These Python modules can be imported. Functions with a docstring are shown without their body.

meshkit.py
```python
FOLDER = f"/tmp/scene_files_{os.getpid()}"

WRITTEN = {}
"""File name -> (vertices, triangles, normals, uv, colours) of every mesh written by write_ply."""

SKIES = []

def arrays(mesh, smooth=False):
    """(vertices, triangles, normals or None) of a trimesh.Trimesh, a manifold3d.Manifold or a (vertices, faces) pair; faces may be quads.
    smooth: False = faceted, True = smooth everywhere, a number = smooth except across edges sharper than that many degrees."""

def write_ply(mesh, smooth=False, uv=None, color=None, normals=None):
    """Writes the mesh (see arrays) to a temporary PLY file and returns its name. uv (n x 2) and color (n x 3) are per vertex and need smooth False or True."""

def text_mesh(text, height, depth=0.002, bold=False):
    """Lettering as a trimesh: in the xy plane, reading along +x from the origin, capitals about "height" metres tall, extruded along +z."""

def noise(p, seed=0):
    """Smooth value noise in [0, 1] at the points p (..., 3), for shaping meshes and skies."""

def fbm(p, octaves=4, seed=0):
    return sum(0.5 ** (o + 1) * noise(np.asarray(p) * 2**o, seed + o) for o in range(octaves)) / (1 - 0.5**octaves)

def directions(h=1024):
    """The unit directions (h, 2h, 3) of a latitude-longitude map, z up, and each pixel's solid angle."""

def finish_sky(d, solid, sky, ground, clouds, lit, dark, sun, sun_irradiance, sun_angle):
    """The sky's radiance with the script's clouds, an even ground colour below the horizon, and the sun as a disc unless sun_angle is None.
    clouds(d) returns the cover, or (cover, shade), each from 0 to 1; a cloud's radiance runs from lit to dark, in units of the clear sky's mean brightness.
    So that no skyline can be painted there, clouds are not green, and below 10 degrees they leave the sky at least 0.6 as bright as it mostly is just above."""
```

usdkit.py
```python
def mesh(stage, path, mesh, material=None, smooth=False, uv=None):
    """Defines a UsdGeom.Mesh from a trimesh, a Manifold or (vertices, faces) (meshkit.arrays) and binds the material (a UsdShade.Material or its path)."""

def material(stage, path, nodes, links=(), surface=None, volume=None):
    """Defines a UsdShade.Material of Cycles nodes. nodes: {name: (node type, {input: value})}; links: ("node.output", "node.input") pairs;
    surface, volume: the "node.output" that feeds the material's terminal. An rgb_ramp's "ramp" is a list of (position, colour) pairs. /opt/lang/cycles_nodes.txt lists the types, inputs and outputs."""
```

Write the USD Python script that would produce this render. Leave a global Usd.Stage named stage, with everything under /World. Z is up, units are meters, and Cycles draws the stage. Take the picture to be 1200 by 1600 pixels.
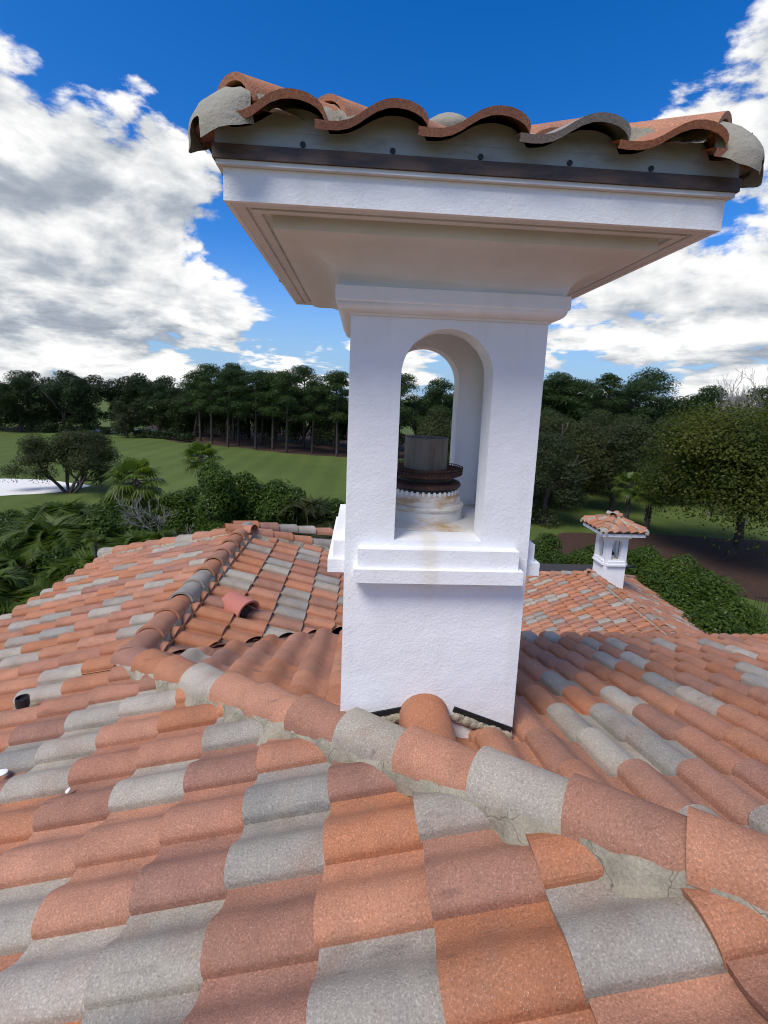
import math, random
import numpy as np, trimesh, shapely.geometry as sg
import manifold3d as m3
import usdkit, meshkit
from pxr import Usd, UsdGeom, UsdLux, UsdShade, Sdf, Gf, Vt

stage = Usd.Stage.CreateInMemory()
UsdGeom.SetStageUpAxis(stage, UsdGeom.Tokens.z)
UsdGeom.SetStageMetersPerUnit(stage, 1.0)
UsdGeom.Xform.Define(stage, '/World')
UsdGeom.Scope.Define(stage, '/World/Looks')
EYE = 10.0                                   # the eye stands 10 m above the lawn; all shapes below are written relative to the eye
# ------------------------------------------------------------------ camera
F, CY, YAW, PITCH, ROLL = 712.157, 729.944, 0.0546, 0.1506, 0.0394
fw = np.array([math.sin(YAW)*math.cos(PITCH), math.cos(YAW)*math.cos(PITCH), -math.sin(PITCH)])
rt = np.array([math.cos(YAW), -math.sin(YAW), 0.0]); up = np.cross(rt, fw)
R2 = math.cos(ROLL)*rt + math.sin(ROLL)*up; U2 = -math.sin(ROLL)*rt + math.cos(ROLL)*up
cam = UsdGeom.Camera.Define(stage, '/World/camera')
M = Gf.Matrix4d(*R2, 0, *U2, 0, *(-fw), 0, 0, 0, EYE, 1)
cam.AddTransformOp().Set(M)
cam.CreateHorizontalApertureAttr(24.0); cam.CreateVerticalApertureAttr(32.0)
cam.CreateFocalLengthAttr(24.0*F/1200)
cam.CreateVerticalApertureOffsetAttr(-(800-CY)/1200*24.0)
cam.CreateClippingRangeAttr(Gf.Vec2f(0.05, 5000))
cam.CreateExposureAttr(1.2)
# ------------------------------------------------------------------ sun and sky
SUN_EL, SUN_AZ = math.radians(54), math.radians(222)      # azimuth clockwise from north (+y)
sdir = np.array([math.cos(SUN_EL)*math.sin(SUN_AZ), math.cos(SUN_EL)*math.cos(SUN_AZ), math.sin(SUN_EL)])
sun = UsdLux.DistantLight.Define(stage, '/World/sun')
sun.CreateNormalizeAttr(True); sun.CreateIntensityAttr(0.4); sun.CreateAngleAttr(24.0)
sun.CreateColorAttr(Gf.Vec3f(1.0, 0.95, 0.87))
sz = sdir; sx = np.cross([0, 0, 1.0], sz); sx /= np.linalg.norm(sx); sy = np.cross(sz, sx)
sun.AddTransformOp().Set(Gf.Matrix4d(*sx, 0, *sy, 0, *sz, 0, 0, 0, 0, 1))
dome = UsdLux.DomeLight.Define(stage, '/World/sky')
dome.GetPrim().SetCustomDataByKey('kind', 'structure')
dome.CreateIntensityAttr(1.0)

def sky_material():
    n, l = {}, []
    n['tc'] = ('texture_coordinate', {})
    n['sky'] = ('sky_texture', dict(sky_type='single_scattering', sun_disc=False, sun_elevation=SUN_EL, sun_rotation=SUN_AZ % (2*math.pi), altitude=0.0, air_density=1.0, aerosol_density=0.6, ozone_density=2.0))
    n['sat'] = ('hsv', dict(saturation=1.46, value=0.68))
    l += [('sky.color', 'sat.color')]
    n['sep'] = ('separate_xyz', {}); l += [('tc.generated', 'sep.vector')]
    n['zc'] = ('math', dict(math_type='maximum', value2=0.0)); l += [('sep.z', 'zc.value1')]
    # cumulus: large heaps, with smaller ones low over the horizon; the field is read again a little higher up to find tops and bases
    for tag_, dz in (('a', 0.0), ('b', 0.045)):
        n['zz'+tag_] = ('math', dict(math_type='add', value2=dz)); l += [('zc.value', f'zz{tag_}.value1')]
        n['v'+tag_] = ('combine_xyz', {}); l += [('sep.x', f'v{tag_}.x'), ('sep.y', f'v{tag_}.y'), (f'zz{tag_}.value', f'v{tag_}.z')]
        for nm, sc, st, rough_, off in (('L', 3.1, 1.9, .60, (3.1, 1.7, .4)), ('S', 6.0, 3.4, .60, (0.3, 5.2, 2.0))):
            n['m'+nm+tag_] = ('mapping', dict(scale=(sc, sc, sc*st), location=off)); l += [(f'v{tag_}.vector', f'm{nm}{tag_}.vector')]
            n['n'+nm+tag_] = ('noise_texture', dict(scale=1.0, detail=11.0, roughness=rough_, lacunarity=2.1, distortion=0.25)); l += [(f'm{nm}{tag_}.vector', f'n{nm}{tag_}.vector')]
    n['low'] = ('map_range', dict(range_type='smoothstep', from_min=.10, from_max=.26, to_min=1.0, to_max=0.0, clamp=True)); l += [('zc.value', 'low.value')]
    for tag_ in 'ab':
        n['f'+tag_] = ('mix_float', {}); l += [('low.result', f'f{tag_}.fac'), (f'nL{tag_}.fac', f'f{tag_}.a'), (f'nS{tag_}.fac', f'f{tag_}.b')]
        n['w'+tag_] = ('mapping', dict(scale=(8.5, 8.5, 13.0), location=(1.3, .2, .7))); l += [(f'v{tag_}.vector', f'w{tag_}.vector')]
        n['wn'+tag_] = ('noise_texture', dict(scale=1.3, detail=3.0)); l += [(f'w{tag_}.vector', f'wn{tag_}.vector')]
        n['ww'+tag_] = ('mix', dict(mix_type='add', fac=0.9)); l += [(f'w{tag_}.vector', f'ww{tag_}.color1'), (f'wn{tag_}.color', f'ww{tag_}.color2')]
        n['vo'+tag_] = ('voronoi_texture', dict(feature='f1', scale=1.0, detail=1.0, roughness=0.55, lacunarity=2.3)); l += [(f'ww{tag_}.color', f'vo{tag_}.vector')]
        n['g'+tag_] = ('math', dict(math_type='multiply_add', value2=-0.20)); l += [(f'vo{tag_}.distance', f'g{tag_}.value1'), (f'f{tag_}.result', f'g{tag_}.value3')]
        n['h'+tag_] = ('math', dict(math_type='add', value2=0.085)); l += [(f'g{tag_}.value', f'h{tag_}.value1')]
    total = 'ha.value'
    banks = [((-0.54, 0.76, 0.36), 0.900, 0.975, 0.16), ((-0.70, 0.68, 0.22), 0.90, 0.985, 0.09), ((-0.36, 0.90, 0.26), 0.970, 0.997, 0.06), ((0.66, 0.66, 0.42), 0.915, 0.985, 0.10), ((0.57, 0.79, 0.24), 0.965, 0.998, 0.07),
             ((0.60, 0.52, 0.60), 0.93, 0.99, 0.10), ((0.06, 0.85, 0.50), 0.900, 0.985, -0.26), ((-0.36, 0.70, 0.66), 0.93, 0.985, -0.24), ((-0.10, 0.95, 0.24), 0.975, 0.998, -0.07), ((0.30, 0.72, 0.62), 0.96, 0.99, -.10)]
    for i, (c, a, b, w) in enumerate(banks):
        c = np.array(c)/np.linalg.norm(c)
        n[f'vx{i}'] = ('math', dict(math_type='multiply', value2=c[0])); n[f'vy{i}'] = ('math', dict(math_type='multiply_add', value2=c[1])); n[f'vz{i}'] = ('math', dict(math_type='multiply_add', value2=c[2]))
        l += [('sep.x', f'vx{i}.value1'), ('sep.y', f'vy{i}.value1'), (f'vx{i}.value', f'vy{i}.value3'), ('sep.z', f'vz{i}.value1'), (f'vy{i}.value', f'vz{i}.value3')]
        n[f'm{i}'] = ('map_range', dict(range_type='smoothstep', from_min=a, from_max=b, to_min=0.0, to_max=w, clamp=True)); l += [(f'vz{i}.value', f'm{i}.value')]
        n[f's{i}'] = ('math', dict(math_type='add')); l += [(total, f's{i}.value1'), (f'm{i}.result', f's{i}.value2')]
        total = f's{i}.value'
    n['lowadd'] = ('math', dict(math_type='multiply_add', value2=0.085)); l += [('low.result', 'lowadd.value1'), (total, 'lowadd.value3')]; total = 'lowadd.value'
    n['cov'] = ('map_range', dict(range_type='smoothstep', from_min=0.470, from_max=0.555, to_min=0.0, to_max=1.0, clamp=True)); l += [(total, 'cov.value')]
    n['dif'] = ('math', dict(math_type='subtract')); l += [('ha.value', 'dif.value1'), ('hb.value', 'dif.value2')]
    n['thick'] = ('map_range', dict(from_min=0.56, from_max=0.86, to_min=0.12, to_max=-0.20, clamp=True)); l += [(total, 'thick.value')]
    n['lit0'] = ('math', dict(math_type='multiply_add', value2=3.3, value3=0.66)); l += [('dif.value', 'lit0.value1')]
    n['lit'] = ('math', dict(math_type='add', use_clamp=True)); l += [('lit0.value', 'lit.value1'), ('thick.result', 'lit.value2')]
    n['cr'] = ('rgb_ramp', dict(ramp=[(0.0, (1.5, 1.7, 2.0)), (0.28, (2.0, 2.2, 2.5)), (0.6, (3.2, 3.3, 3.4)), (0.85, (4.1, 4.12, 4.12)), (1.0, (4.5, 4.5, 4.45))])); l += [('lit.value', 'cr.fac')]
    # the clear sky pales to a whitish blue low down
    n['pale'] = ('map_range', dict(range_type='smoothstep', from_min=0.0, from_max=.30, to_min=0.85, to_max=0.0, clamp=True)); l += [('zc.value', 'pale.value')]
    n['deep'] = ('mix', dict(mix_type='multiply', fac=1.0, color2=(.80, .86, 1.12))); l += [('sat.color', 'deep.color1')]
    n['clear'] = ('mix', dict(color2=(1.25, 2.1, 3.2))); l += [('pale.result', 'clear.fac'), ('deep.color', 'clear.color1')]
    n['mix'] = ('mix', {}); l += [('cov.result', 'mix.fac'), ('clear.color', 'mix.color1'), ('cr.color', 'mix.color2')]
    n['bg'] = ('background_shader', dict(strength=0.1)); l += [('mix.color', 'bg.color')]
    return usdkit.material(stage, '/World/Looks/sky', n, l, surface='bg.background')
UsdShade.MaterialBindingAPI.Apply(dome.GetPrim()).Bind(sky_material())

# ------------------------------------------------------------------ helpers
rng = random.Random(7); nrg = np.random.default_rng(7)
_used = {}
def numbered(parent, name):
    k = (str(parent), name); i = _used.get(k, 0); _used[k] = i + 1
    return name if i == 0 else f'{name}_{i:03d}'
def tag(p, label=None, cat=None, group=None, kind=None):
    p = p.GetPrim() if hasattr(p, 'GetPrim') else p
    for k, v in (('label', label), ('category', cat), ('group', group), ('kind', kind)):
        if v: p.SetCustomDataByKey(k, v)
    return p
BASE = {}
def thing(name, base, label, cat, group=None, kind=None):
    x = UsdGeom.Xform.Define(stage, '/World/' + numbered('/World', name))
    b = np.array(base, float); x.AddTranslateOp().Set(Gf.Vec3d(*(b + [0, 0, EYE])))
    tag(x, label, cat, group, kind); BASE[str(x.GetPath())] = b
    return x.GetPrim()
def base_of(parent):
    p = str(parent.GetPath())
    return BASE['/'.join(p.split('/')[:3])]
def vn(m, smooth):
    return meshkit.arrays(m, smooth)
def obj(name, m, material, parent=None, smooth=False, label=None, cat=None, group=None, kind=None, tint=None, local=False):
    """one Mesh prim; m in eye coordinates (or, local=True, in the thing's own)"""
    v, f, n = vn(m, smooth)
    pp = '/World' if parent is None else str(parent.GetPath())
    if not local:
        v = v + [0, 0, EYE] if parent is None else v - base_of(parent)
    path = pp + '/' + numbered(pp, name)
    g = UsdGeom.Mesh.Define(stage, path)
    g.CreatePointsAttr(Vt.Vec3fArray.FromNumpy(np.ascontiguousarray(v, np.float32)))
    g.CreateFaceVertexCountsAttr(Vt.IntArray.FromNumpy(np.full(len(f), 3, np.int32)))
    g.CreateFaceVertexIndicesAttr(Vt.IntArray.FromNumpy(np.ascontiguousarray(f, np.int32).ravel()))
    g.CreateSubdivisionSchemeAttr('none')
    if n is not None:
        g.CreateNormalsAttr(Vt.Vec3fArray.FromNumpy(np.ascontiguousarray(n, np.float32))); g.SetNormalsInterpolation('vertex')
    if tint is not None:
        t = np.asarray(tint, np.float32)
        if t.ndim == 1: t = np.tile(t, (len(v), 1))
        UsdGeom.PrimvarsAPI(g).CreatePrimvar('tint', Sdf.ValueTypeNames.Color3fArray, 'vertex').Set(Vt.Vec3fArray.FromNumpy(t))
    UsdShade.MaterialBindingAPI.Apply(g.GetPrim()).Bind(material)
    tag(g, label, cat, group, kind)
    return g.GetPrim()
def copy_of(root, base, rotz, scale, label, group=None):
    name = root.GetName()
    while name[-4:-3] == '_' and name[-3:].isdigit(): name = name[:-4]
    x = UsdGeom.Xform.Define(stage, '/World/' + numbered('/World', name))
    p = x.GetPrim(); p.GetReferences().AddInternalReference(root.GetPath())
    xf = UsdGeom.Xformable(p); xf.ClearXformOpOrder()
    place(x, base, rotz, scale); p.SetInstanceable(True)
    tag(p, label, None, group)
    if not group: p.SetCustomDataByKey('group', '') if root.GetCustomDataByKey('group') else None
    return p
def place(x, base, rotz=0.0, scale=1.0):
    xf = UsdGeom.Xformable(x)
    ops = {o.GetOpName(): o for o in xf.GetOrderedXformOps()}
    t = ops.get('xformOp:translate') or xf.AddTranslateOp(); t.Set(Gf.Vec3d(float(base[0]), float(base[1]), float(base[2]) + EYE))
    r = ops.get('xformOp:rotateZ') or xf.AddRotateZOp(); r.Set(float(math.degrees(rotz)))
    s = ops.get('xformOp:scale') or xf.AddScaleOp(); sc = scale if np.ndim(scale) else (scale,)*3; s.Set(Gf.Vec3f(*map(float, sc)))
def cat_(ms): return trimesh.util.concatenate([m for m in ms if m is not None and len(m.faces)])
def box(x0, x1, y0, y1, z0, z1):
    m = trimesh.creation.box([x1-x0, y1-y0, z1-z0]); m.apply_translation([(x0+x1)/2, (y0+y1)/2, (z0+z1)/2]); return m
def tm(man):
    m = man.to_mesh(); return trimesh.Trimesh(m.vert_properties[:, :3], m.tri_verts, process=False)
def mbox(x0, x1, y0, y1, z0, z1): return m3.Manifold.cube([x1-x0, y1-y0, z1-z0]).translate([x0, y0, z0])
def lathe(prof, cx, cy, seg=40):
    p = np.array(prof, float); m = trimesh.creation.revolve(p, sections=seg); m.apply_translation([cx, cy, 0]); return m
def square_lathe(prof, cx, cy):
    """a moulding that runs round a square: prof = (half width, z) from bottom to top"""
    v, f = [], []
    for h, z in prof: v += [(cx-h, cy-h, z), (cx+h, cy-h, z), (cx+h, cy+h, z), (cx-h, cy+h, z)]
    for i in range(len(prof)-1):
        for k in range(4):
            a, b = i*4+k, i*4+(k+1) % 4; f += [(a, b, b+4), (a, b+4, a+4)]
    return trimesh.Trimesh(v, f, process=False)
def tube(pts, rad, seg=8):
    pts = np.array(pts, float); n = len(pts); rad = np.broadcast_to(rad, n)
    v, f = [], []
    for i in range(n):
        t = pts[min(i+1, n-1)] - pts[max(i-1, 0)]; t = t/np.linalg.norm(t)
        a = np.cross(t, [0, 0, 1.0] if abs(t[2]) < .9 else [1.0, 0, 0]); a /= np.linalg.norm(a); b = np.cross(t, a)
        for k in range(seg):
            w = 2*math.pi*k/seg; v.append(pts[i] + rad[i]*(math.cos(w)*a + math.sin(w)*b))
    for i in range(n-1):
        for k in range(seg):
            a, b = i*seg+k, i*seg+(k+1) % seg; f += [(a, a+seg, b+seg), (a, b+seg, b)]
    v += [pts[0], pts[-1]]
    for k in range(seg): f += [(len(v)-2, k, (k+1) % seg), (len(v)-1, (n-1)*seg+(k+1) % seg, (n-1)*seg+k)]
    return trimesh.Trimesh(v, f, process=False)
def rough(m, amp, freq, seed=0):
    v = np.array(m.vertices); d = np.stack([meshkit.fbm(v*freq + 17*k, 3, seed+k) - .5 for k in range(3)], -1)
    return trimesh.Trimesh(v + d*2*amp, m.faces, process=False)
def project(P):
    P = np.asarray(P, float); d = P@fw
    return np.stack([600 + F*(P@R2)/d, CY - F*(P@U2)/d], -1), d

# ------------------------------------------------------------------ materials
def mat(name, nodes, links, surface='p.BSDF'): return usdkit.material(stage, '/World/Looks/'+name, nodes, links, surface=surface)
def tile_material():
    n = dict(g=('geometry', {}), t=('attribute', dict(attribute='tint')),
             big=('noise_texture', dict(scale=5.0, detail=4.0, roughness=0.6)), bigr=('rgb_ramp', dict(ramp=[(0.3, (.80, .80, .81)), (0.55, (1, 1, 1)), (0.8, (1.08, 1.06, 1.04))])),
             map=('mapping', dict(scale=(3.0, 16.0, 9.0))), st=('noise_texture', dict(scale=1.0, detail=3.0, roughness=0.5)), str=('rgb_ramp', dict(ramp=[(0.66, (1, 1, 1)), (0.78, (.60, .60, .64))])),
             fine=('noise_texture', dict(scale=150.0, detail=2.0, roughness=0.7)), finer=('rgb_ramp', dict(ramp=[(0.25, (.52, .52, .53)), (0.45, (.96, .96, .96)), (0.58, (1.08, 1.08, 1.08)), (0.67, (1.52, 1.55, 1.58))])),
             spk=('voronoi_texture', dict(scale=105.0)), spkr=('rgb_ramp', dict(ramp=[(0.0, (1, 1, 1)), (0.13, (1, 1, 1)), (0.19, (0, 0, 0))])),
             fade=('noise_texture', dict(scale=4.2, detail=2.0, roughness=0.5, distortion=.4)), fader=('map_range', dict(from_min=.50, from_max=.72, to_min=0.0, to_max=.38, clamp=True)), m0=('mix', dict(color2=(.27, .155, .105))), m1=('mix', dict(mix_type='multiply', fac=1.0)), m2=('mix', dict(mix_type='multiply', fac=1.0)), m3=('mix', dict(mix_type='multiply', fac=0.8)),
             wf=('math', dict(math_type='multiply', value2=0.22)), m4=('mix', dict(color2=(.75, .70, .64))),
             bump=('bump', dict(strength=0.55, distance=0.004)), p=('principled_bsdf', dict(roughness=0.82, specular_ior_level=0.3)))
    l = [('g.position', 'big.vector'), ('big.fac', 'bigr.fac'), ('g.position', 'map.vector'), ('map.vector', 'st.vector'), ('st.fac', 'str.fac'),
         ('g.position', 'fine.vector'), ('fine.fac', 'finer.fac'), ('g.position', 'spk.vector'), ('spk.distance', 'spkr.fac'), ('spkr.color', 'wf.value1'),
         ('g.position', 'fade.vector'), ('fade.fac', 'fader.value'), ('fader.result', 'm0.fac'), ('t.color', 'm0.color1'), ('m0.color', 'm1.color1'), ('bigr.color', 'm1.color2'), ('m1.color', 'm2.color1'), ('str.color', 'm2.color2'), ('m2.color', 'm3.color1'), ('finer.color', 'm3.color2'),
         ('m3.color', 'm4.color1'), ('wf.value', 'm4.fac'), ('m4.color', 'p.base_color'), ('fine.fac', 'bump.height'), ('bump.normal', 'p.normal')]
    return mat('clay_tile', n, l)
TILE = tile_material()
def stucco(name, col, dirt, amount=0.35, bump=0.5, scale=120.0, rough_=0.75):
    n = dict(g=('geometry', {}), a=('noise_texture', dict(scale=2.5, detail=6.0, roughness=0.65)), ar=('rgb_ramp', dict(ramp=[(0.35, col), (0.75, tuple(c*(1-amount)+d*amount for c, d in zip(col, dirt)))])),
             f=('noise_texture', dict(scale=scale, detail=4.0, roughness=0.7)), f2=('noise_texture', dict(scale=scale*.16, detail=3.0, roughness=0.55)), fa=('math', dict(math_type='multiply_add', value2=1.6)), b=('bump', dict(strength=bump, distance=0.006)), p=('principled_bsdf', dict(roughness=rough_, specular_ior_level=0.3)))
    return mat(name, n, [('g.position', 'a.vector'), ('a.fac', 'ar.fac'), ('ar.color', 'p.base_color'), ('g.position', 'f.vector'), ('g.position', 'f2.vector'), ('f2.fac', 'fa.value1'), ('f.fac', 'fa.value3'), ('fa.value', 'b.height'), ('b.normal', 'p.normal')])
def white_paint():
    n = dict(g=('geometry', {}), a=('noise_texture', dict(scale=2.5, detail=6.0, roughness=0.65)), ar=('rgb_ramp', dict(ramp=[(0.35, (.80, .80, .80)), (0.75, (.74, .735, .72))])),
             mp=('mapping', dict(scale=(11.0, 11.0, .9))), d=('noise_texture', dict(scale=1.0, detail=5.0, roughness=0.6)), dr=('map_range', dict(from_min=.56, from_max=.78, to_min=0.0, to_max=.30, clamp=True)), m1=('mix', dict(color2=(.56, .55, .50))),
             sp=('separate_xyz', {}), dx=('math', dict(math_type='add', value2=-.335)), ax=('math', dict(math_type='absolute')), sx=('map_range', dict(range_type='smoothstep', from_min=.012, from_max=.055, to_min=1.0, to_max=0.0, clamp=True)),
             sz=('map_range', dict(range_type='smoothstep', from_min=EYE-1.02, from_max=EYE-.72, to_min=0.0, to_max=1.0, clamp=True)), sz2=('map_range', dict(range_type='smoothstep', from_min=EYE-.62, from_max=EYE-.58, to_min=1.0, to_max=0.0, clamp=True)),
             k1=('math', dict(math_type='multiply')), k2=('math', dict(math_type='multiply')), k3=('math', dict(math_type='multiply', value2=.30)), m2=('mix', dict(color2=(.62, .50, .28))),
             f=('noise_texture', dict(scale=75.0, detail=4.0, roughness=0.7)), f2=('noise_texture', dict(scale=11.0, detail=3.0, roughness=0.55)), fa=('math', dict(math_type='multiply_add', value2=1.6)), b=('bump', dict(strength=.5, distance=0.006)), p=('principled_bsdf', dict(roughness=.7, specular_ior_level=0.3)))
    l = [('g.position', 'a.vector'), ('a.fac', 'ar.fac'), ('g.position', 'mp.vector'), ('mp.vector', 'd.vector'), ('d.fac', 'dr.value'), ('dr.result', 'm1.fac'), ('ar.color', 'm1.color1'),
         ('g.position', 'sp.vector'), ('sp.x', 'dx.value1'), ('dx.value', 'ax.value1'), ('ax.value', 'sx.value'), ('sp.z', 'sz.value'), ('sp.z', 'sz2.value'), ('sx.result', 'k1.value1'), ('sz.result', 'k1.value2'), ('k1.value', 'k2.value1'), ('sz2.result', 'k2.value2'), ('k2.value', 'k3.value1'), ('k3.value', 'm2.fac'), ('m1.color', 'm2.color1'), ('m2.color', 'p.base_color'),
         ('g.position', 'f.vector'), ('g.position', 'f2.vector'), ('f2.fac', 'fa.value1'), ('f.fac', 'fa.value3'), ('fa.value', 'b.height'), ('b.normal', 'p.normal')]
    return mat('white_stucco', n, l)
WHITE = white_paint()
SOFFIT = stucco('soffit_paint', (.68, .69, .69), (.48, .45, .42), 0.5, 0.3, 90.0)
def mortar_mat(name, lo, hi):
    n = dict(g=('geometry', {}), a=('noise_texture', dict(scale=7.0, detail=7.0, roughness=0.7)), ar=('rgb_ramp', dict(ramp=[(0.30, hi), (0.50, lo), (0.72, tuple(c*1.22 for c in lo))])),
             wn=('noise_texture', dict(scale=9.0, detail=3.0)), w=('mix', dict(mix_type='add', fac=.09)), v=('voronoi_texture', dict(feature='distance_to_edge', scale=5.5)), cr=('map_range', dict(from_min=.003, from_max=.012, to_min=.55, to_max=0.0, clamp=True)), m=('mix', dict(color2=(.07, .062, .05))),
             f=('noise_texture', dict(scale=120.0, detail=5.0, roughness=.75)), fr=('rgb_ramp', dict(ramp=[(.3, (.72, .72, .72)), (.7, (1.2, 1.2, 1.2))])), m2=('mix', dict(mix_type='multiply', fac=1.0)), b=('bump', dict(strength=1.0, distance=.008)), p=('principled_bsdf', dict(roughness=.95, specular_ior_level=.2)))
    l = [('g.position', 'a.vector'), ('a.fac', 'ar.fac'), ('g.position', 'wn.vector'), ('g.position', 'w.color1'), ('wn.color', 'w.color2'), ('w.color', 'v.vector'), ('v.distance', 'cr.value'), ('cr.result', 'm.fac'), ('ar.color', 'm.color1'),
         ('g.position', 'f.vector'), ('f.fac', 'fr.fac'), ('m.color', 'm2.color1'), ('fr.color', 'm2.color2'), ('m2.color', 'p.base_color'), ('f.fac', 'b.height'), ('b.normal', 'p.normal')]
    return mat(name, n, l)
MORTAR = mortar_mat('mortar', (.37, .325, .24), (.23, .205, .155))
CAPMORTAR = stucco('cap_mortar', (.36, .33, .265), (.20, .185, .145), 0.9, 1.0, 45.0, .95)
DECK = stucco('roof_underlay', (.05, .04, .035), (.03, .03, .03), 0.5, 0.2)
def metal(name, col, rust, lo, hi, rough_=0.5, metallic=0.6, scale=9.0, stretch=(1, 1, 1)):
    n = dict(g=('geometry', {}), mp=('mapping', dict(scale=stretch)), a=('noise_texture', dict(scale=scale, detail=7.0, roughness=0.65)), ar=('rgb_ramp', dict(ramp=[(lo, col), (hi, rust)])),
             b=('bump', dict(strength=0.25, distance=0.004)), p=('principled_bsdf', dict(roughness=rough_, metallic=metallic)))
    return mat(name, n, [('g.position', 'mp.vector'), ('mp.vector', 'a.vector'), ('a.fac', 'ar.fac'), ('ar.color', 'p.base_color'), ('a.fac', 'b.height'), ('b.normal', 'p.normal')])
BRONZE = metal('aged_copper', (.060, .042, .034), (.15, .085, .055), 0.40, 0.72, .5, .35, 7.0, (1, 1, 4))
CLOSURE = metal('grey_flashing', (.30, .33, .32), (.17, .165, .15), 0.50, 0.78, .55, .2, 6.0, (1, 1, 2.5))
STEEL = metal('galvanised_steel', (.20, .18, .155), (.11, .085, .062), 0.40, 0.70, .55, .5, 6.0, (4, 4, .6))
RUST = metal('rusty_iron', (.045, .022, .016), (.10, .040, .022), 0.4, 0.7, .8, .2, 30.0)
RUSTSPOT = metal('rust_bloom', (.20, .10, .045), (.06, .035, .02), 0.4, 0.6, .9, 0, 60.0)
STAINED = metal('rust_stained_paint', (.64, .61, .55), (.46, .27, .10), 0.46, 0.64, .6, 0, 5.0, (1, 1, 3))
BLACK = stucco('black_plastic', (.012, .012, .013), (.04, .04, .04), 0.5, 0.2, 40, .45)
PINK = stucco('pink_clay', (.44, .16, .12), (.38, .15, .11), 0.6, 0.4, 200, .85)
PAPER = stucco('pale_chip', (.8, .8, .78), (.7, .7, .68), 0.3, 0.1)

# ------------------------------------------------------------------ roof tiles
W_, EXP, LEN, THK = 0.25, 0.352, 0.415, 0.030           # cover width, exposure along the slope, length, thickness
PROF = np.array([(-.10, .30), (-.085, .50), (-.04, .70), (.03, .86), (.11, .96), (.20, 1.0), (.30, .96), (.40, .80), (.49, .56), (.57, .32), (.66, .12), (.76, .02), (.88, .0), (.99, .04)])
AMP = 0.066
def tile_mesh(w=W_, amp=AMP, length=LEN, thk=THK, lift=0.040):
    """local frame: u down the slope (butt at u=0, head at u=-length), v across, n up"""
    v = PROF[:, 0]*w; z = PROF[:, 1]*amp; k = len(v)
    P = []
    for u, l in ((0.0, lift), (-length, 0.0)): P += [(u, a, b+l) for a, b in zip(v, z)]
    P += [(0.0-.002, a, b+lift-thk) for a, b in zip(v, z)]                       # the lower lip of the butt
    P += [(0.0, v[0], z[0]+lift-thk-.008), (-length, v[0], z[0]-thk-.008)]
    f = []
    for i in range(k-1):
        f += [(i, i+1, k+i+1), (i, k+i+1, k+i), (i+1, i, 2*k+i), (i+1, 2*k+i, 2*k+i+1)]
    f += [(0, k, 3*k+1), (0, 3*k+1, 3*k)]
    m = trimesh.Trimesh(P, f, process=False)
    return m
TILE0 = tile_mesh(); TILE0 = trimesh.Trimesh(TILE0.vertices, TILE0.faces[:, ::-1], process=False)   # the tiles' frame is left-handed
ORANGES = [(.385, .164, .086), (.40, .180, .102), (.35, .158, .094), (.40, .190, .116), (.37, .150, .074)]
BROWNS = [(.305, .148, .096), (.32, .158, .104), (.285, .142, .098), (.34, .155, .096)]
GREYS = [(.320, .283, .226), (.350, .308, .250), (.295, .262, .215), (.262, .240, .204)]
def colour(kind, r):
    c = np.array(r.choice({'o': ORANGES, 'b': BROWNS, 'g': GREYS}[kind])); return c*r.uniform(.93, 1.07)
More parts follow.
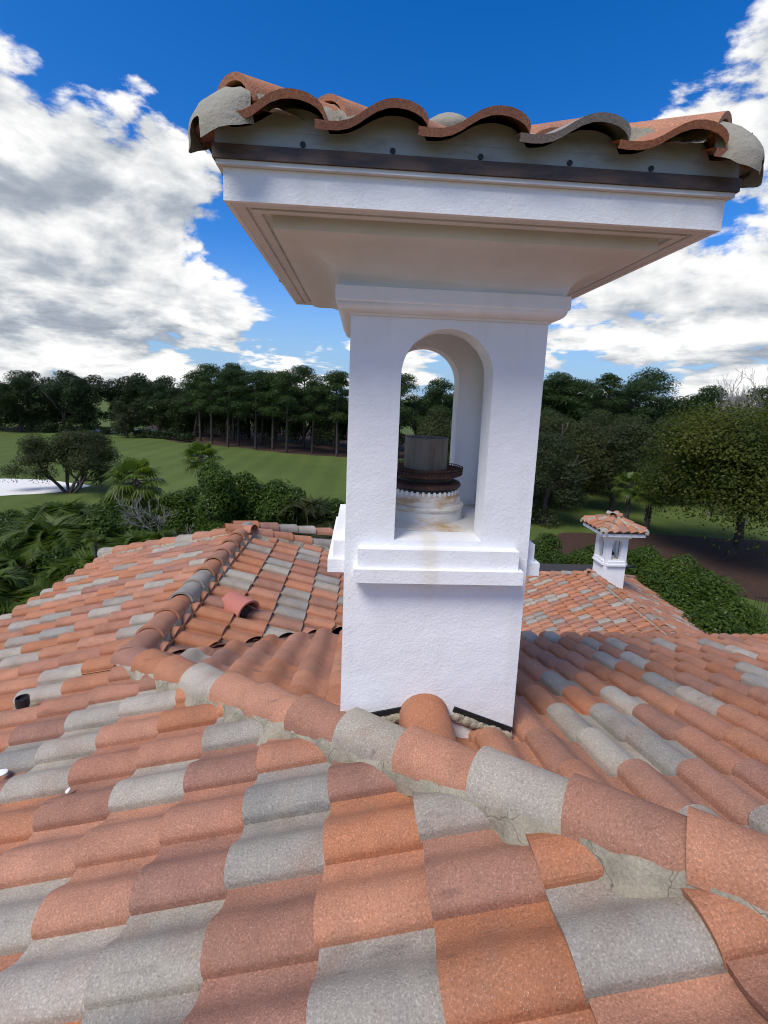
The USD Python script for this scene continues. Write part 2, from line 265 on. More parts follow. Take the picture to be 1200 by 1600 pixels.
class Slope:
    """a plane of the roof. p0: a point on it at the tiles' pans; d: unit plan vector downhill; k: fall per metre; clips: (nx, ny, c) keep n.x <= c"""
    def __init__(s, name, p0, d, k, clips, phase, urange, vrange, seed, force={}, weights=(.60, .20, .20), mirror=False):
        s.name, s.p0, s.d, s.k, s.clips = name, np.array(p0, float), np.array(d, float), k, clips
        s.r = np.array([s.d[1], -s.d[0]])                   # across, to the right looking downhill... sharp edge of a barrel lies on the other side
        s.r = np.array([s.d[1], -s.d[0]])*(-1 if mirror else 1); s.mirror = mirror
        q = math.hypot(1, k)
        s.D = np.array([s.d[0], s.d[1], -k])/q; s.R = np.array([s.r[0], s.r[1], 0.0]); s.N = np.array([k*s.d[0], k*s.d[1], 1.0])/q
        s.phase, s.ur, s.vr, s.seed, s.force, s.weights = phase, urange, vrange, seed, force, weights
    def z(s, x, y): return s.p0[2] - s.k*((x-s.p0[0])*s.d[0] + (y-s.p0[1])*s.d[1])
    def pt(s, u, v):                                         # u: plan metres downhill measured as d.x, v: r.x
        x, y = u*s.d + v*s.r; return np.array([x, y, s.z(x, y)])
    def kinds(s, r, ni, nj):
        K = {}
        for j in range(nj):
            for i in range(ni):
                if (i-1, j) in K and r.random() < .28: K[i, j] = K[i-1, j]
                else: K[i, j] = r.choices('obg', s.weights)[0]
        return K
    def tiles(s):
        r = random.Random(s.seed); e = EXP/math.hypot(1, s.k)
        i0, i1 = math.floor((s.ur[0]-s.phase[0])/e), math.ceil((s.ur[1]-s.phase[0])/e)
        j0, j1 = math.floor((s.vr[0]-s.phase[1])/W_), math.ceil((s.vr[1]-s.phase[1])/W_)
        K = s.kinds(r, i1-i0+1, j1-j0+1); out = []
        for i in range(i0, i1+1):
            for j in range(j0, j1+1):
                jit = [r.uniform(-1, 1) for _ in range(4)]; kind = s.force.get((i, j), K[i-i0, j-j0]); col = colour(kind, r)
                u, v = s.phase[0] + i*e, s.phase[1] + j*W_ + .10*W_
                o = s.pt(u, v) + s.D*jit[0]*.005 + s.N*jit[1]*.003 + s.R*jit[2]*.002
                a = jit[3]*.006; D = s.D*math.cos(a) + s.R*math.sin(a); R = s.R*math.cos(a) - s.D*math.sin(a)
                T = np.stack([D, R, s.N], 1)
                P = np.asarray(TILE0.vertices)@T.T + o
                keep, cut = True, []
                for (nx, ny, c) in s.clips:
                    sd = P[:, 0]*nx + P[:, 1]*ny - c
                    if sd.min() > -.02: keep = False; break
                    if sd.max() > 0: cut.append((nx, ny, c))
                if not keep: continue
                m = trimesh.Trimesh(P, TILE0.faces[:, ::-1] if s.mirror else TILE0.faces, process=False)
                for nx, ny, c in cut:
                    m = m.slice_plane([nx*c, ny*c, 0], [-nx, -ny, 0])
                    if m is None or not len(m.faces): break
                if m is None or not len(m.faces): continue
                out.append(dict(slope=s, ij=(i, j), mesh=m, col=col, kind=kind, c=s.pt(u, v) - s.D*.18 + s.R*.1, e=s.pt(u, v) - s.D*.07 + s.R*.06 + s.N*.1))
        return out
    def deck(s, poly, drop=0.035, thick=0.10):
        """a slab under the tiles with the given plan outline"""
        pg = trimesh.creation.extrude_polygon(sg.Polygon(poly), 1.0, engine='earcut')
        v = np.array(pg.vertices); top = v[:, 2] > .5
        z = np.array([s.z(x, y) for x, y in v[:, :2]]); v[:, 2] = np.where(top, z-drop, z-drop-thick)
        return trimesh.Trimesh(v, pg.faces, process=False)

KW, KN, KE = 0.2893, 0.35, 0.34                            # fall per metre of the west, north and east slopes
HX0, HY0, HZ0 = -.0928, 2.022, -1.68                       # a point of the hip between west and north
hip_x = lambda y: HX0 - KN*(y-HY0)/KW
AX = -1.7235; AY = HY0 + (HX0-AX)*KW/KN; AZ = HZ0 - KN*(AY-HY0)      # where hip, valley and ridge meet
zW = lambda x, y: AZ + KW*(x-AX)
zN = lambda x, y: HZ0 - KN*(y-HY0)
zE = lambda x, y: AZ - KE*(x-AX)
HN = np.array([KW, KN])/math.hypot(KW, KN)
YB = 6.76; s2 = math.sqrt(.5)                              # north end of the ridge
XW = -4.32                                                 # west eave
def halfplanes(poly):
    """a convex plan outline, counter clockwise, as half planes"""
    out = []
    for a, b in zip(poly, poly[1:]+poly[:1]):
        t = np.subtract(b, a); t = t/np.linalg.norm(t); n = (t[1], -t[0]); out.append((n[0], n[1], n[0]*a[0]+n[1]*a[1]))
    return out
ys0 = -1.3
YC = 7.72                                                  # north-west corner of the eave
WS = [(XW, ys0), (hip_x(ys0), ys0), (AX, AY), (XW, AY)]
WN = [(XW, AY), (AX, AY), (AX, YB), (XW, YC)]
PH_W = (0.067, 1.132)
e_w = EXP/math.hypot(1, KW)
FORCE_W = {(4, 3): 'b', (2, 2): 'b', (2, 1): 'b', (3, 0): 'g', (-1, 0): 'b', (6, 5): 'g', (6, 6): 'b', (7, 8): 'g', (4, 4): 'b', (7, 10): 'b', (8, 10): 'b', (7, 18): 'b', (9, 15): 'b', (9, 11): 'g', (10, 12): 'g', (9, 13): 'g', (5, 7): 'b', (2, 3): 'b', (7, 13): 'b', (13, 17): 'g', (12, 18): 'g', (12, 21): 'g', (11, 19): 'g', (11, 18): 'g', (11, 15): 'g', (10, 15): 'g', (10, 21): 'g', (10, 19): 'g', (8, 14): 'g', (8, 15): 'g', (8, 18): 'g', (8, 20): 'g', (7, 16): 'g', (7, 20): 'g', (6, 18): 'g', (6, 11): 'g', (6, 12): 'g', (7, 9): 'g', (5, 6): 'g', (4, 6): 'g', (5, 5): 'g', (5, 4): 'g', (3, 3): 'g', (2, 4): 'g', (1, 2): 'g', (1, 1): 'g', (4, 1): 'g', (2, 0): 'g', (2, -1): 'g', (0, -1): 'g', (-2, -1): 'g', (-1, 1): 'g'}
FORCE_N = {(1, 3): 'b', (-1, 0): 'b', (-1, 1): 'b', (3, 5): 'b', (0, -1): 'b', (6, 6): 'b', (2, 6): 'b', (5, 3): 'b', (3, 1): 'g', (2, 2): 'g', (3, 4): 'g', (1, 0): 'g', (1, 1): 'g', (0, 0): 'g', (0, 1): 'g', (-2, 0): 'g', (-2, 1): 'g', (4, 8): 'g', (8, 3): 'g', (8, 4): 'g', (7, 5): 'g', (7, 6): 'g', (5, 4): 'g', (5, 5): 'g', (7, 10): 'g', (7, 8): 'g', (6, 10): 'g', (3, 7): 'g', (5, -10): 'g', (2, -7): 'g'}
FORCE_E = {(-2, 22): 'b', (-2, 21): 'b', (-1, 24): 'b', (0, 26): 'b', (-3, 25): 'g', (-3, 21): 'g', (-3, 20): 'g', (-2, 24): 'g', (-2, 23): 'g', (-1, 27): 'g', (-1, 26): 'g', (0, 24): 'g', (0, 23): 'g', (-1, 21): 'g', (-1, 20): 'g', (1, 22): 'g'}
slopes = [
 Slope('west_south', (AX, 0, AZ), (-1, 0), KW, halfplanes(WS), PH_W, (-3.2, 4.5), (ys0-.1, 3.6), 3, FORCE_W, (.83, .15, .02)),
 Slope('west_north', (AX, 0, AZ), (-1, 0), KW, halfplanes(WN), PH_W, (1.6, 4.5), (3.1, 7.9), 4, FORCE_W, (.80, .15, .05)),
]
XE, YNE = 1.2, 8.30
YV = 4.72                                                  # north eave
EA = [(AX, AY), (XE, AY+(XE-AX)*KE/KN), (XE, YNE), (AX, YB)]
slopes.append(Slope('east', (AX, 0, AZ), (1, 0), KE, halfplanes(EA), (-.255, .05), (-1.8, 1.3), (3.2, 8.4), 5, FORCE_E, (.80, .17, .03), True))
XR = 7.2
NA = [(AX, AY), (hip_x(-.9), -.9), (XR, -.9), (XR, YV), (AX+(YV-AY)*KN/KE, YV)]
slopes.append(Slope('north', (0, HY0, HZ0), (0, 1), KN, halfplanes(NA), (1.918, 1.088), (-1.2, 4.9), (-2.0, 7.3), 6, FORCE_N, (.85, .14, .01)))
ZV = zN(0, YV)
KF = .4278
PX, PY, PZ = 8.18, 14.75, -5.80                            # north end of the far wing's ridge
XFW, XFE, YS = 3.7, 12.68, 5.2
FWA = [(XFW, YS), (PX, YS), (PX, PY), (XFW, PY+PX-XFW)]
slopes.append(Slope('far_west', (PX, 0, PZ), (-1, 0), KF, halfplanes(FWA), (-8.05, 0.0), (-8.2, -3.6), (5.1, 19.4), 8, weights=(.64, .12, .24)))
FEA = [(PX, PY), (PX, YS), (XFE, YS), (XFE, PY+XFE-PX)]
slopes.append(Slope('far_east', (PX, 0, PZ), (1, 0), KF, halfplanes(FEA), (8.3, .1), (8.1, 12.8), (-19.4, -5.1), 9, weights=(.66, .17, .17)))

house = thing('tiled_house', (0, 4, -10), 'large house roof of mixed orange, brown and grey barrel tiles that fills the foreground', 'house')
def slab_between(sl, poly): return sl.deck(poly)
decks = [(slopes[0], WS), (slopes[1], WN), (slopes[2], EA), (slopes[3], NA), (slopes[4], FWA), (slopes[5], FEA)]
for sl, poly in decks:
    obj('roof_deck', sl.deck(poly), DECK, house)
hid = Slope('hid', (0, YB, AZ), (0, 1), KW*(AX-XW)/(YC-YB), [], (0, 0), (0, 1), (0, 1), 1)
obj('roof_deck', hid.deck([(AX, YB), (XW, YC), (XW, YC-.02), (AX, YB-.02)], .02), DECK, house)
obj('roof_deck', trimesh.Trimesh([(AX, YB, AZ-.03), (XE, YNE, zE(XE, 0)-.03), (XE, YNE+.5, zE(XE, 0)+.25), (AX-.1, YB+.25, AZ+.0), (XW, YC, zW(XW, 0)-.04), (XW, YC+.25, zW(XW, 0)-.04)], [(0, 1, 2), (0, 2, 3), (0, 3, 5), (0, 5, 4)], process=False), MORTAR, house)
hid2 = Slope('hid2', (0, PY, PZ), (0, 1), KW, [], (0, 0), (0, 1), (0, 1), 1)
obj('roof_deck', hid2.deck([(XFW, PY+PX-XFW), (PX, PY), (XFE, PY+XFE-PX)], -.02), DECK, house)
for (x0, x1, y0, y1, zt) in ((XW+.5, XE-.4, -1.1, YB-.1, -3.1), (XE-.4, XR-.5, -.6, YV-.5, -3.1), (XFW+.5, XFE-.5, YV-.5, PY+3.9, -7.9)):
    obj('wall', box(x0, x1, y0, y1, -10.3, zt), WHITE, house)

alltiles = [t for s in slopes for t in s.tiles()]
# the 300 that show largest become parts of their own, the rest one part
for t in alltiles:
    uv, d = project(np.asarray(t['mesh'].vertices)); c, dc = project(t['c'][None])
    vis = d.min() > .15 and -60 < c[0, 0] < 1260 and 780 < c[0, 1] < 1700
    if vis and 540 < c[0, 0] < 805 and c[0, 1] < 1105 and t['c'][1] > 2.0: vis = False
    if vis:
        P = np.asarray(t['mesh'].triangles); uvt, _ = project(P.reshape(-1, 3)); uvt = uvt.reshape(-1, 3, 2)
        nrm = np.cross(P[:, 1]-P[:, 0], P[:, 2]-P[:, 0]); face = (nrm*P[:, 0]).sum(1) < 0
        a = np.abs(np.cross(uvt[:, 1]-uvt[:, 0], uvt[:, 2]-uvt[:, 0]))/2
        inside = ((uvt > [0, 0]) & (uvt < [1200, 1600])).all((1, 2))
        t['area'] = float((a*(face & inside)).sum())
    else: t['area'] = 0.0
alltiles.sort(key=lambda t: -t['area'])
for t in alltiles[:300]: obj('roof_tile', t['mesh'], TILE, house, smooth=42, tint=t['col'])
V, Fc, Nn, T, off = [], [], [], [], 0
for t in alltiles[300:]:
    v, f, n = meshkit.arrays(t['mesh'], 42); V.append(v); Fc.append(f+off); Nn.append(n); T.append(np.tile(t['col'], (len(v), 1))); off += len(v)
def raw(name, V, Fc, Nn, T, material, parent, kind=None):
    path = str(parent.GetPath())+'/'+numbered(str(parent.GetPath()), name); g = UsdGeom.Mesh.Define(stage, path)
    v = np.vstack(V) - base_of(parent); f = np.vstack(Fc)
    g.CreatePointsAttr(Vt.Vec3fArray.FromNumpy(v.astype(np.float32))); g.CreateFaceVertexCountsAttr(Vt.IntArray.FromNumpy(np.full(len(f), 3, np.int32)))
    g.CreateFaceVertexIndicesAttr(Vt.IntArray.FromNumpy(f.astype(np.int32).ravel())); g.CreateSubdivisionSchemeAttr('none')
    g.CreateNormalsAttr(Vt.Vec3fArray.FromNumpy(np.vstack(Nn).astype(np.float32))); g.SetNormalsInterpolation('vertex')
    if T is not None: UsdGeom.PrimvarsAPI(g).CreatePrimvar('tint', Sdf.ValueTypeNames.Color3fArray, 'vertex').Set(Vt.Vec3fArray.FromNumpy(np.vstack(T).astype(np.float32)))
    UsdShade.MaterialBindingAPI.Apply(g.GetPrim()).Bind(material); tag(g, kind=kind); return g.GetPrim()
raw('smaller_roof_tile', V, Fc, Nn, T, TILE, house, 'stuff')
print('tiles', len(alltiles), 'area of the 300th', alltiles[299]['area'], 'faces', sum(len(t['mesh'].faces) for t in alltiles))

# ------------------------------------------------------------------ ridge and hip tiles, and the mortar under them
def ridge_mesh(length=.455, r0=.118, r1=.101, h0=.105, h1=.090, thk=.020, seg=12):
    """local: u along (lower, lapping end at u=0), v across, n up"""
    P, f = [], []
    ang = np.linspace(0, math.pi, seg+1); k = seg+1
    for u, r, h, t in ((0, r0, h0, 0), (-length, r1, h1, 0), (0, r0-thk, h0-thk, 1)):
        P += [(u, -r*math.cos(a), h*math.sin(a)**.85) for a in ang]
    P += [(-length, -(r1-thk)*math.cos(a), (h1-thk)*math.sin(a)**.85) for a in ang]
    for i in range(seg):
        f += [(i, i+1, k+i+1), (i, k+i+1, k+i), (i+1, i, 2*k+i), (i+1, 2*k+i, 2*k+i+1), (2*k+i, 3*k+i, 3*k+i+1), (2*k+i, 3*k+i+1, 2*k+i+1)]
    f += [(0, k, 3*k), (0, 3*k, 2*k), (k-1, 3*k-1, 4*k-1), (k-1, 4*k-1, 2*k-1)]
    return trimesh.Trimesh(P, f, process=False)
def ridge_row(parent, a, b, kinds, seed, expo=.40, raise_=.055, scale=1.0, start=0.0, name='ridge_tile'):
    """from the lower end a to the upper end b"""
    r = random.Random(seed); a, b = np.array(a, float), np.array(b, float); L = np.linalg.norm(b-a); D = (a-b)/L          # downhill
    R = np.cross([0, 0, 1.0], D); R /= np.linalg.norm(R); N = np.cross(D, R)
    n = int((L-start)/expo + .999); M0 = ridge_mesh(length=(expo+.055)*1.0)
    for i in range(n):
        kind = kinds[i] if i < len(kinds) else r.choices('obg', (.55, .2, .25))[0]
        o = a + (b-a)/L*(start + i*expo) + N*(raise_ + r.uniform(-.004, .004)); w = r.uniform(-.012, .012)
        D2 = D*math.cos(w) + R*math.sin(w); R3 = np.cross(N, D2)
        tilt = .055; D3 = D2*math.cos(tilt) + N*math.sin(tilt); N3 = np.cross(D3, R3)
        P = (np.asarray(M0.vertices)*[1, scale, scale])@np.stack([D3, R3, N3], 1).T + o
        obj(name, trimesh.Trimesh(P, M0.faces, process=False), TILE, parent, smooth=50, tint=colour(kind, r))
def mortar_strip(parent, a, b, side, za, seed, w=(.07, .17), z_in=.075, drop=-.012, scallop=.27, name='mortar'):
    """mortar from under the ridge tiles down into the pans of the slope on one side; side = unit plan vector across, za(x,y) = slope height"""
    a, b = np.array(a, float), np.array(b, float); L = np.linalg.norm(b-a); n = max(8, int(L/.018)); side = np.array(side, float)
    t = np.linspace(0, 1, n); rows = [[], [], [], []]
    nz = meshkit.fbm(np.stack([t*L*9, 0*t, 0*t+seed*3.1], 1), 4, seed) - .5
    nz2 = meshkit.fbm(np.stack([t*L*30, 0*t, 0*t+seed*7.7], 1), 2, seed+5) - .5
    for i, tt in enumerate(t):
        c = a + (b-a)*tt
        wo = w[0] + (w[1]-w[0])*(.5+.5*math.sin(tt*L/scallop*2*math.pi/1.0 + seed)) + nz[i]*.11 + nz2[i]*.05
        for q, (dist, hh) in enumerate(((.06, z_in+.05), (.112+nz2[i]*.012, z_in+.026+nz[i]*.012), (.120+max(0, wo)*.35, z_in*.70+nz[i]*.02), (.125+max(-.01, wo), drop+.02))):
            x, y = c[:2] + side*dist; rows[q].append((x, y, za(x, y) + hh))
    rows = np.array(rows); fine = []
    for q in range(3):
        k = (2, 3, 6)[q]
        for j in range(k): fine.append(rows[q] + (rows[q+1]-rows[q])*j/k)
    fine.append(rows[3]); m_ = len(fine); v = np.array(fine).reshape(-1, 3); f = []
    for q in range(m_-1):
        for i in range(n-1):
            A, B, C, D = q*n+i, q*n+i+1, (q+1)*n+i, (q+1)*n+i+1; f += [(A, C, D), (A, D, B)]
    v[:, 2] += (meshkit.fbm(v*22, 4, seed) - .5)*.042 + (meshkit.fbm(v*70, 2, seed+2) - .5)*.010
    m = trimesh.Trimesh(v, f, process=False)
    if m.face_normals[:, 2].mean() < 0: m.invert()
    obj(name, m, MORTAR, parent, smooth=50)
hipA = np.array([AX, AY, AZ]); hy = -1.0; hipT = np.array([hip_x(hy), hy, zW(hip_x(hy), hy)])
hd = (hipT-hipA)/np.linalg.norm(hipT-hipA)
ridge_row(house, hipA-hd*.06, hipT, 'boogoobgogbobogbo', 21, raise_=.075, expo=.337)
for sd, zz, sdn in ((-HN, zW, 31), (HN, zN, 32)): mortar_strip(house, hipA, hipT, sd, zz, sdn, w=(-.04, .05) if sdn == 31 else (-.02, .01), scallop=.34)
ridge_row(house, (AX, AY-.03, AZ), (AX, YB+.05, AZ), 'booggobooogo', 22, raise_=.075, expo=.337)
mortar_strip(house, (AX, AY, AZ), (AX, YB, AZ), (-1, 0), zW, 33, w=(-.02, .03)); mortar_strip(house, (AX, AY, AZ), (AX, YB, AZ), (1, 0), zE, 34, w=(.0, .05))
vl = np.array([1.0, KE/KN]); vl /= np.linalg.norm(vl); vp = np.array([-vl[1], vl[0]])
V_, f_ = [], []
for q in range(24):
    c = np.array([AX, AY]) + vl*q*.085
    for sd, w_ in ((-1, .20), (0, 0), (1, .20)):
        x, y = c + vp*sd*w_; V_.append((x, y, (zE(x, y) if sd > 0 else zN(x, y)) + (.052 if sd == 0 else .010)))
for q in range(23):
    for k in range(2): a_, b_ = q*3+k, q*3+k+3; f_ += [(a_, b_, b_+1), (a_, b_+1, a_+1)]
obj('valley_flashing', rough(trimesh.Trimesh(V_, f_, process=False), .004, 20, 3), TILE, house, smooth=True, tint=(.20, .105, .075))
nwE = np.array([XW, YC, zW(XW, 0)]); Bp = np.array([AX, YB, AZ])
nwd = np.array([nwE[0]-AX, YC-YB]); nwd /= np.linalg.norm(nwd)
ridge_row(house, nwE, Bp, '', 23, raise_=.075, expo=.337); mortar_strip(house, nwE, Bp, (-nwd[1], nwd[0]), zW, 35, w=(.0, .07))
neE = np.array([XE, YNE, zE(XE, 0)])
ned = np.array([XE-AX, YNE-YB]); ned /= np.linalg.norm(ned)
ridge_row(house, neE, Bp, 'obogoogo', 24, raise_=.075, expo=.337); mortar_strip(house, neE, Bp, (ned[1], -ned[0]), zE, 36, w=(.0, .07))
ridge_row(house, neE+[0, .55, .26], Bp+[-.12, .25, .035], 'boboobogg', 29, raise_=.05, expo=.337)
Pp = np.array([PX, PY, PZ]); Cp = np.array([PX, YS, PZ])
ridge_row(house, Cp, Pp, 'ooogoogoogoogoogoogoogoogoogoogo', 25, raise_=.075, expo=.335); mortar_strip(house, Cp, Pp, (-1, 0), lambda x, y: PZ-KF*(PX-x), 37, w=(-.05, .0)); mortar_strip(house, Cp, Pp, (1, 0), lambda x, y: PZ-KF*(x-PX), 38, w=(.0, .05))
ridge_row(house, (XFW, PY+PX-XFW, PZ-KF*(PX-XFW)), Pp, '', 26, raise_=.05)
ridge_row(house, (XFE, PY+XFE-PX, PZ-KF*(XFE-PX)), Pp, '', 27, raise_=.055)
# the saddle in front of the chimney: a short level ridge running into the white wall
CX0, CY0, CA = .374, 2.452, .43
cy_f = CY0-CA
def wedge_saddle(apex_z, half, z_side, y0, y1, m, name, parent):
    v = [(CX0-half, y0, z_side), (CX0, y0, apex_z), (CX0+half, y0, z_side), (CX0-half, y1, z_side), (CX0, y1, apex_z), (CX0+half, y1, z_side), (CX0-half, y0, z_side-.3), (CX0+half, y0, z_side-.3), (CX0-half, y1, z_side-.3), (CX0+half, y1, z_side-.3)]
    f = [(0, 4, 3), (0, 1, 4), (1, 5, 4), (1, 2, 5), (0, 6, 7), (0, 7, 2), (0, 2, 1), (3, 9, 8), (3, 5, 9), (3, 4, 5)]
    obj(name, trimesh.Trimesh(v, f, process=False), m, parent)
sd_ = ridge_mesh(length=.36, r0=.125, r1=.118, h0=.135, h1=.12)
P_ = np.asarray(sd_.vertices); P_ = np.stack([CX0-.02+P_[:, 1], cy_f+.03+P_[:, 0], -1.555-P_[:, 0]*.10+P_[:, 2]], 1)
obj('ridge_tile', trimesh.Trimesh(P_, sd_.faces[:, ::-1], process=False), TILE, house, smooth=50, tint=ORANGES[4])

# fittings on the roof
vh = []
M0 = ridge_mesh(length=.32, r0=.142, r1=.130, h0=.142, h1=.118, thk=.022, seg=16)
def placed(M, o, D, N0=(0, 0, 1)):
    D = np.array(D, float); D /= np.linalg.norm(D); R = np.cross(N0, D); R /= np.linalg.norm(R); N = np.cross(D, R)
    return trimesh.Trimesh(np.asarray(M.vertices)@np.stack([D, R, N], 1).T + o, M.faces, process=False)
vo = np.array([-1.10, 4.52, zE(-1.10, 0)+.09])
hood = obj('vent_hood', placed(M0, vo, (.80, -.60, -.10)), PINK, house, smooth=45)
pipe = tube([vo+[-.22, .165, .0], vo+[-.10, .075, .015], vo+[-.03, .02, .005]], .066, 18)
obj('vent_pipe', pipe, BLACK, hood, smooth=40)
obj('mortar', rough(trimesh.creation.icosphere(2, .12).apply_transform(trimesh.transformations.scale_and_translate([1.3, 1, .5], vo+[-.26, .05, -.03])), .03, 12, 4), MORTAR, house, smooth=40)
po = np.array([-2.30, 3.02, zW(-2.404, 0)])
obj('vent_pipe', cat_([tube([po+[0, 0, -.05], po+[0, 0, .165]], .034, 20), rough(lathe([(.030, po[2]+.12), (.041, po[2]+.12), (.042, po[2]+.185), (.036, po[2]+.187), (.032, po[2]+.15), (.03, po[2]+.12)], po[0], po[1], 24), .006, 40, 2)]), BLACK, house, smooth=40)
mp = trimesh.creation.icosphere(3, .125).apply_transform(trimesh.transformations.scale_and_translate([1.25, 1.1, .30], po+[.02, .02, .035])); obj('mortar', rough(mp, .03, 9, 8), MORTAR, house, smooth=40)
for k, (x, y, sx_, sy_) in enumerate(((-1.93, 2.345, .030, .026), (-1.388, 2.06, .010, .017))):
    m = trimesh.creation.icosphere(1, 1.0).apply_transform(trimesh.transformations.scale_and_translate([sx_, sy_, .006], [x, y, zW(x, y)+.075])); c_ = obj('paint_chip', rough(m, .004, 60, k), PAPER, None, label=('pale chip lying on the roof tiles at the left edge', 'small white chip lying on a brown tile')[k], cat='chip')

# ------------------------------------------------------------------ the chimneys
def arch_prism(half, z0, zs, axis, depth, cx, cy, ztop=None):
    """a round-headed opening cut right through along an axis"""
    pts = [(-half, z0), (half, z0)] + [(half*math.cos(t), zs + (ztop-zs)*math.sin(t)) for t in np.linspace(0, math.pi, 25)]
    m = m3.Manifold.extrude(m3.CrossSection([pts]), depth).translate([0, 0, -depth/2]).rotate([90, 0, 0])
    if axis == 'x': m = m.rotate([0, 0, 90])
    return m.translate([cx, cy, 0])
def cap_phase(w, half): return -.086 - w*math.ceil((half-.086)/w)
def cap_slope_tiles(cx, cy, half, ze, kk, w, seed, kinds, parent, amp, lap=.425):
    """barrel tiles on the four little slopes of a chimney's hipped cap"""
    r = random.Random(seed); T0 = tile_mesh(w=w, amp=amp, length=.50, thk=.023, lift=.022); T0 = trimesh.Trimesh(T0.vertices, T0.faces[:, ::-1], process=False)
    for s_ in range(4):
        d = np.array([(0, -1), (1, 0), (0, 1), (-1, 0)][s_], float); rr = np.array([d[1], -d[0]]); q = math.hypot(1, kk)
        D = np.array([d[0], d[1], -kk])/q; R = np.array([rr[0], rr[1], 0.]); N = np.array([kk*d[0], kk*d[1], 1.])/q; T = np.stack([D, R, N], 1)
        nrow = int(half/(.40/q)) + 1; nj = int(round(2*half/w))
        for i in range(nrow):
            for j in range(-1, nj+2):
                u = half - i*.40/q; v = cap_phase(w, half) + j*w
                o = np.array([cx, cy, 0]) + np.append(u*d + v*rr, ze + (half-u)*kk) + N*r.uniform(-.003, .003)
                m = trimesh.Trimesh(np.asarray(T0.vertices)@T.T + o, T0.faces, process=False)
                for sg_ in (-1, 1):
                    n = -(d*1.0) + sg_*rr; n = np.append(n/np.linalg.norm(n), 0)
                    if m is not None and len(m.faces): m = m.slice_plane([cx, cy, 0], -n)
                for qx, qy in ((-1, -1), (1, -1), (1, 1), (-1, 1)):
                    if m is not None and len(m.faces): m = m.slice_plane([cx+qx*(half-.050), cy+qy*(half-.050), 0], [-qx*s2, -qy*s2, 0])
                if m is None or not len(m.faces) or m.area < .0012: continue
                k = kinds.get((s_, i, j)) or r.choices('obg', (.74, .10, .16))[0]
                obj('barrel_tile', m, TILE, parent, smooth=45, tint=colour(k, r))
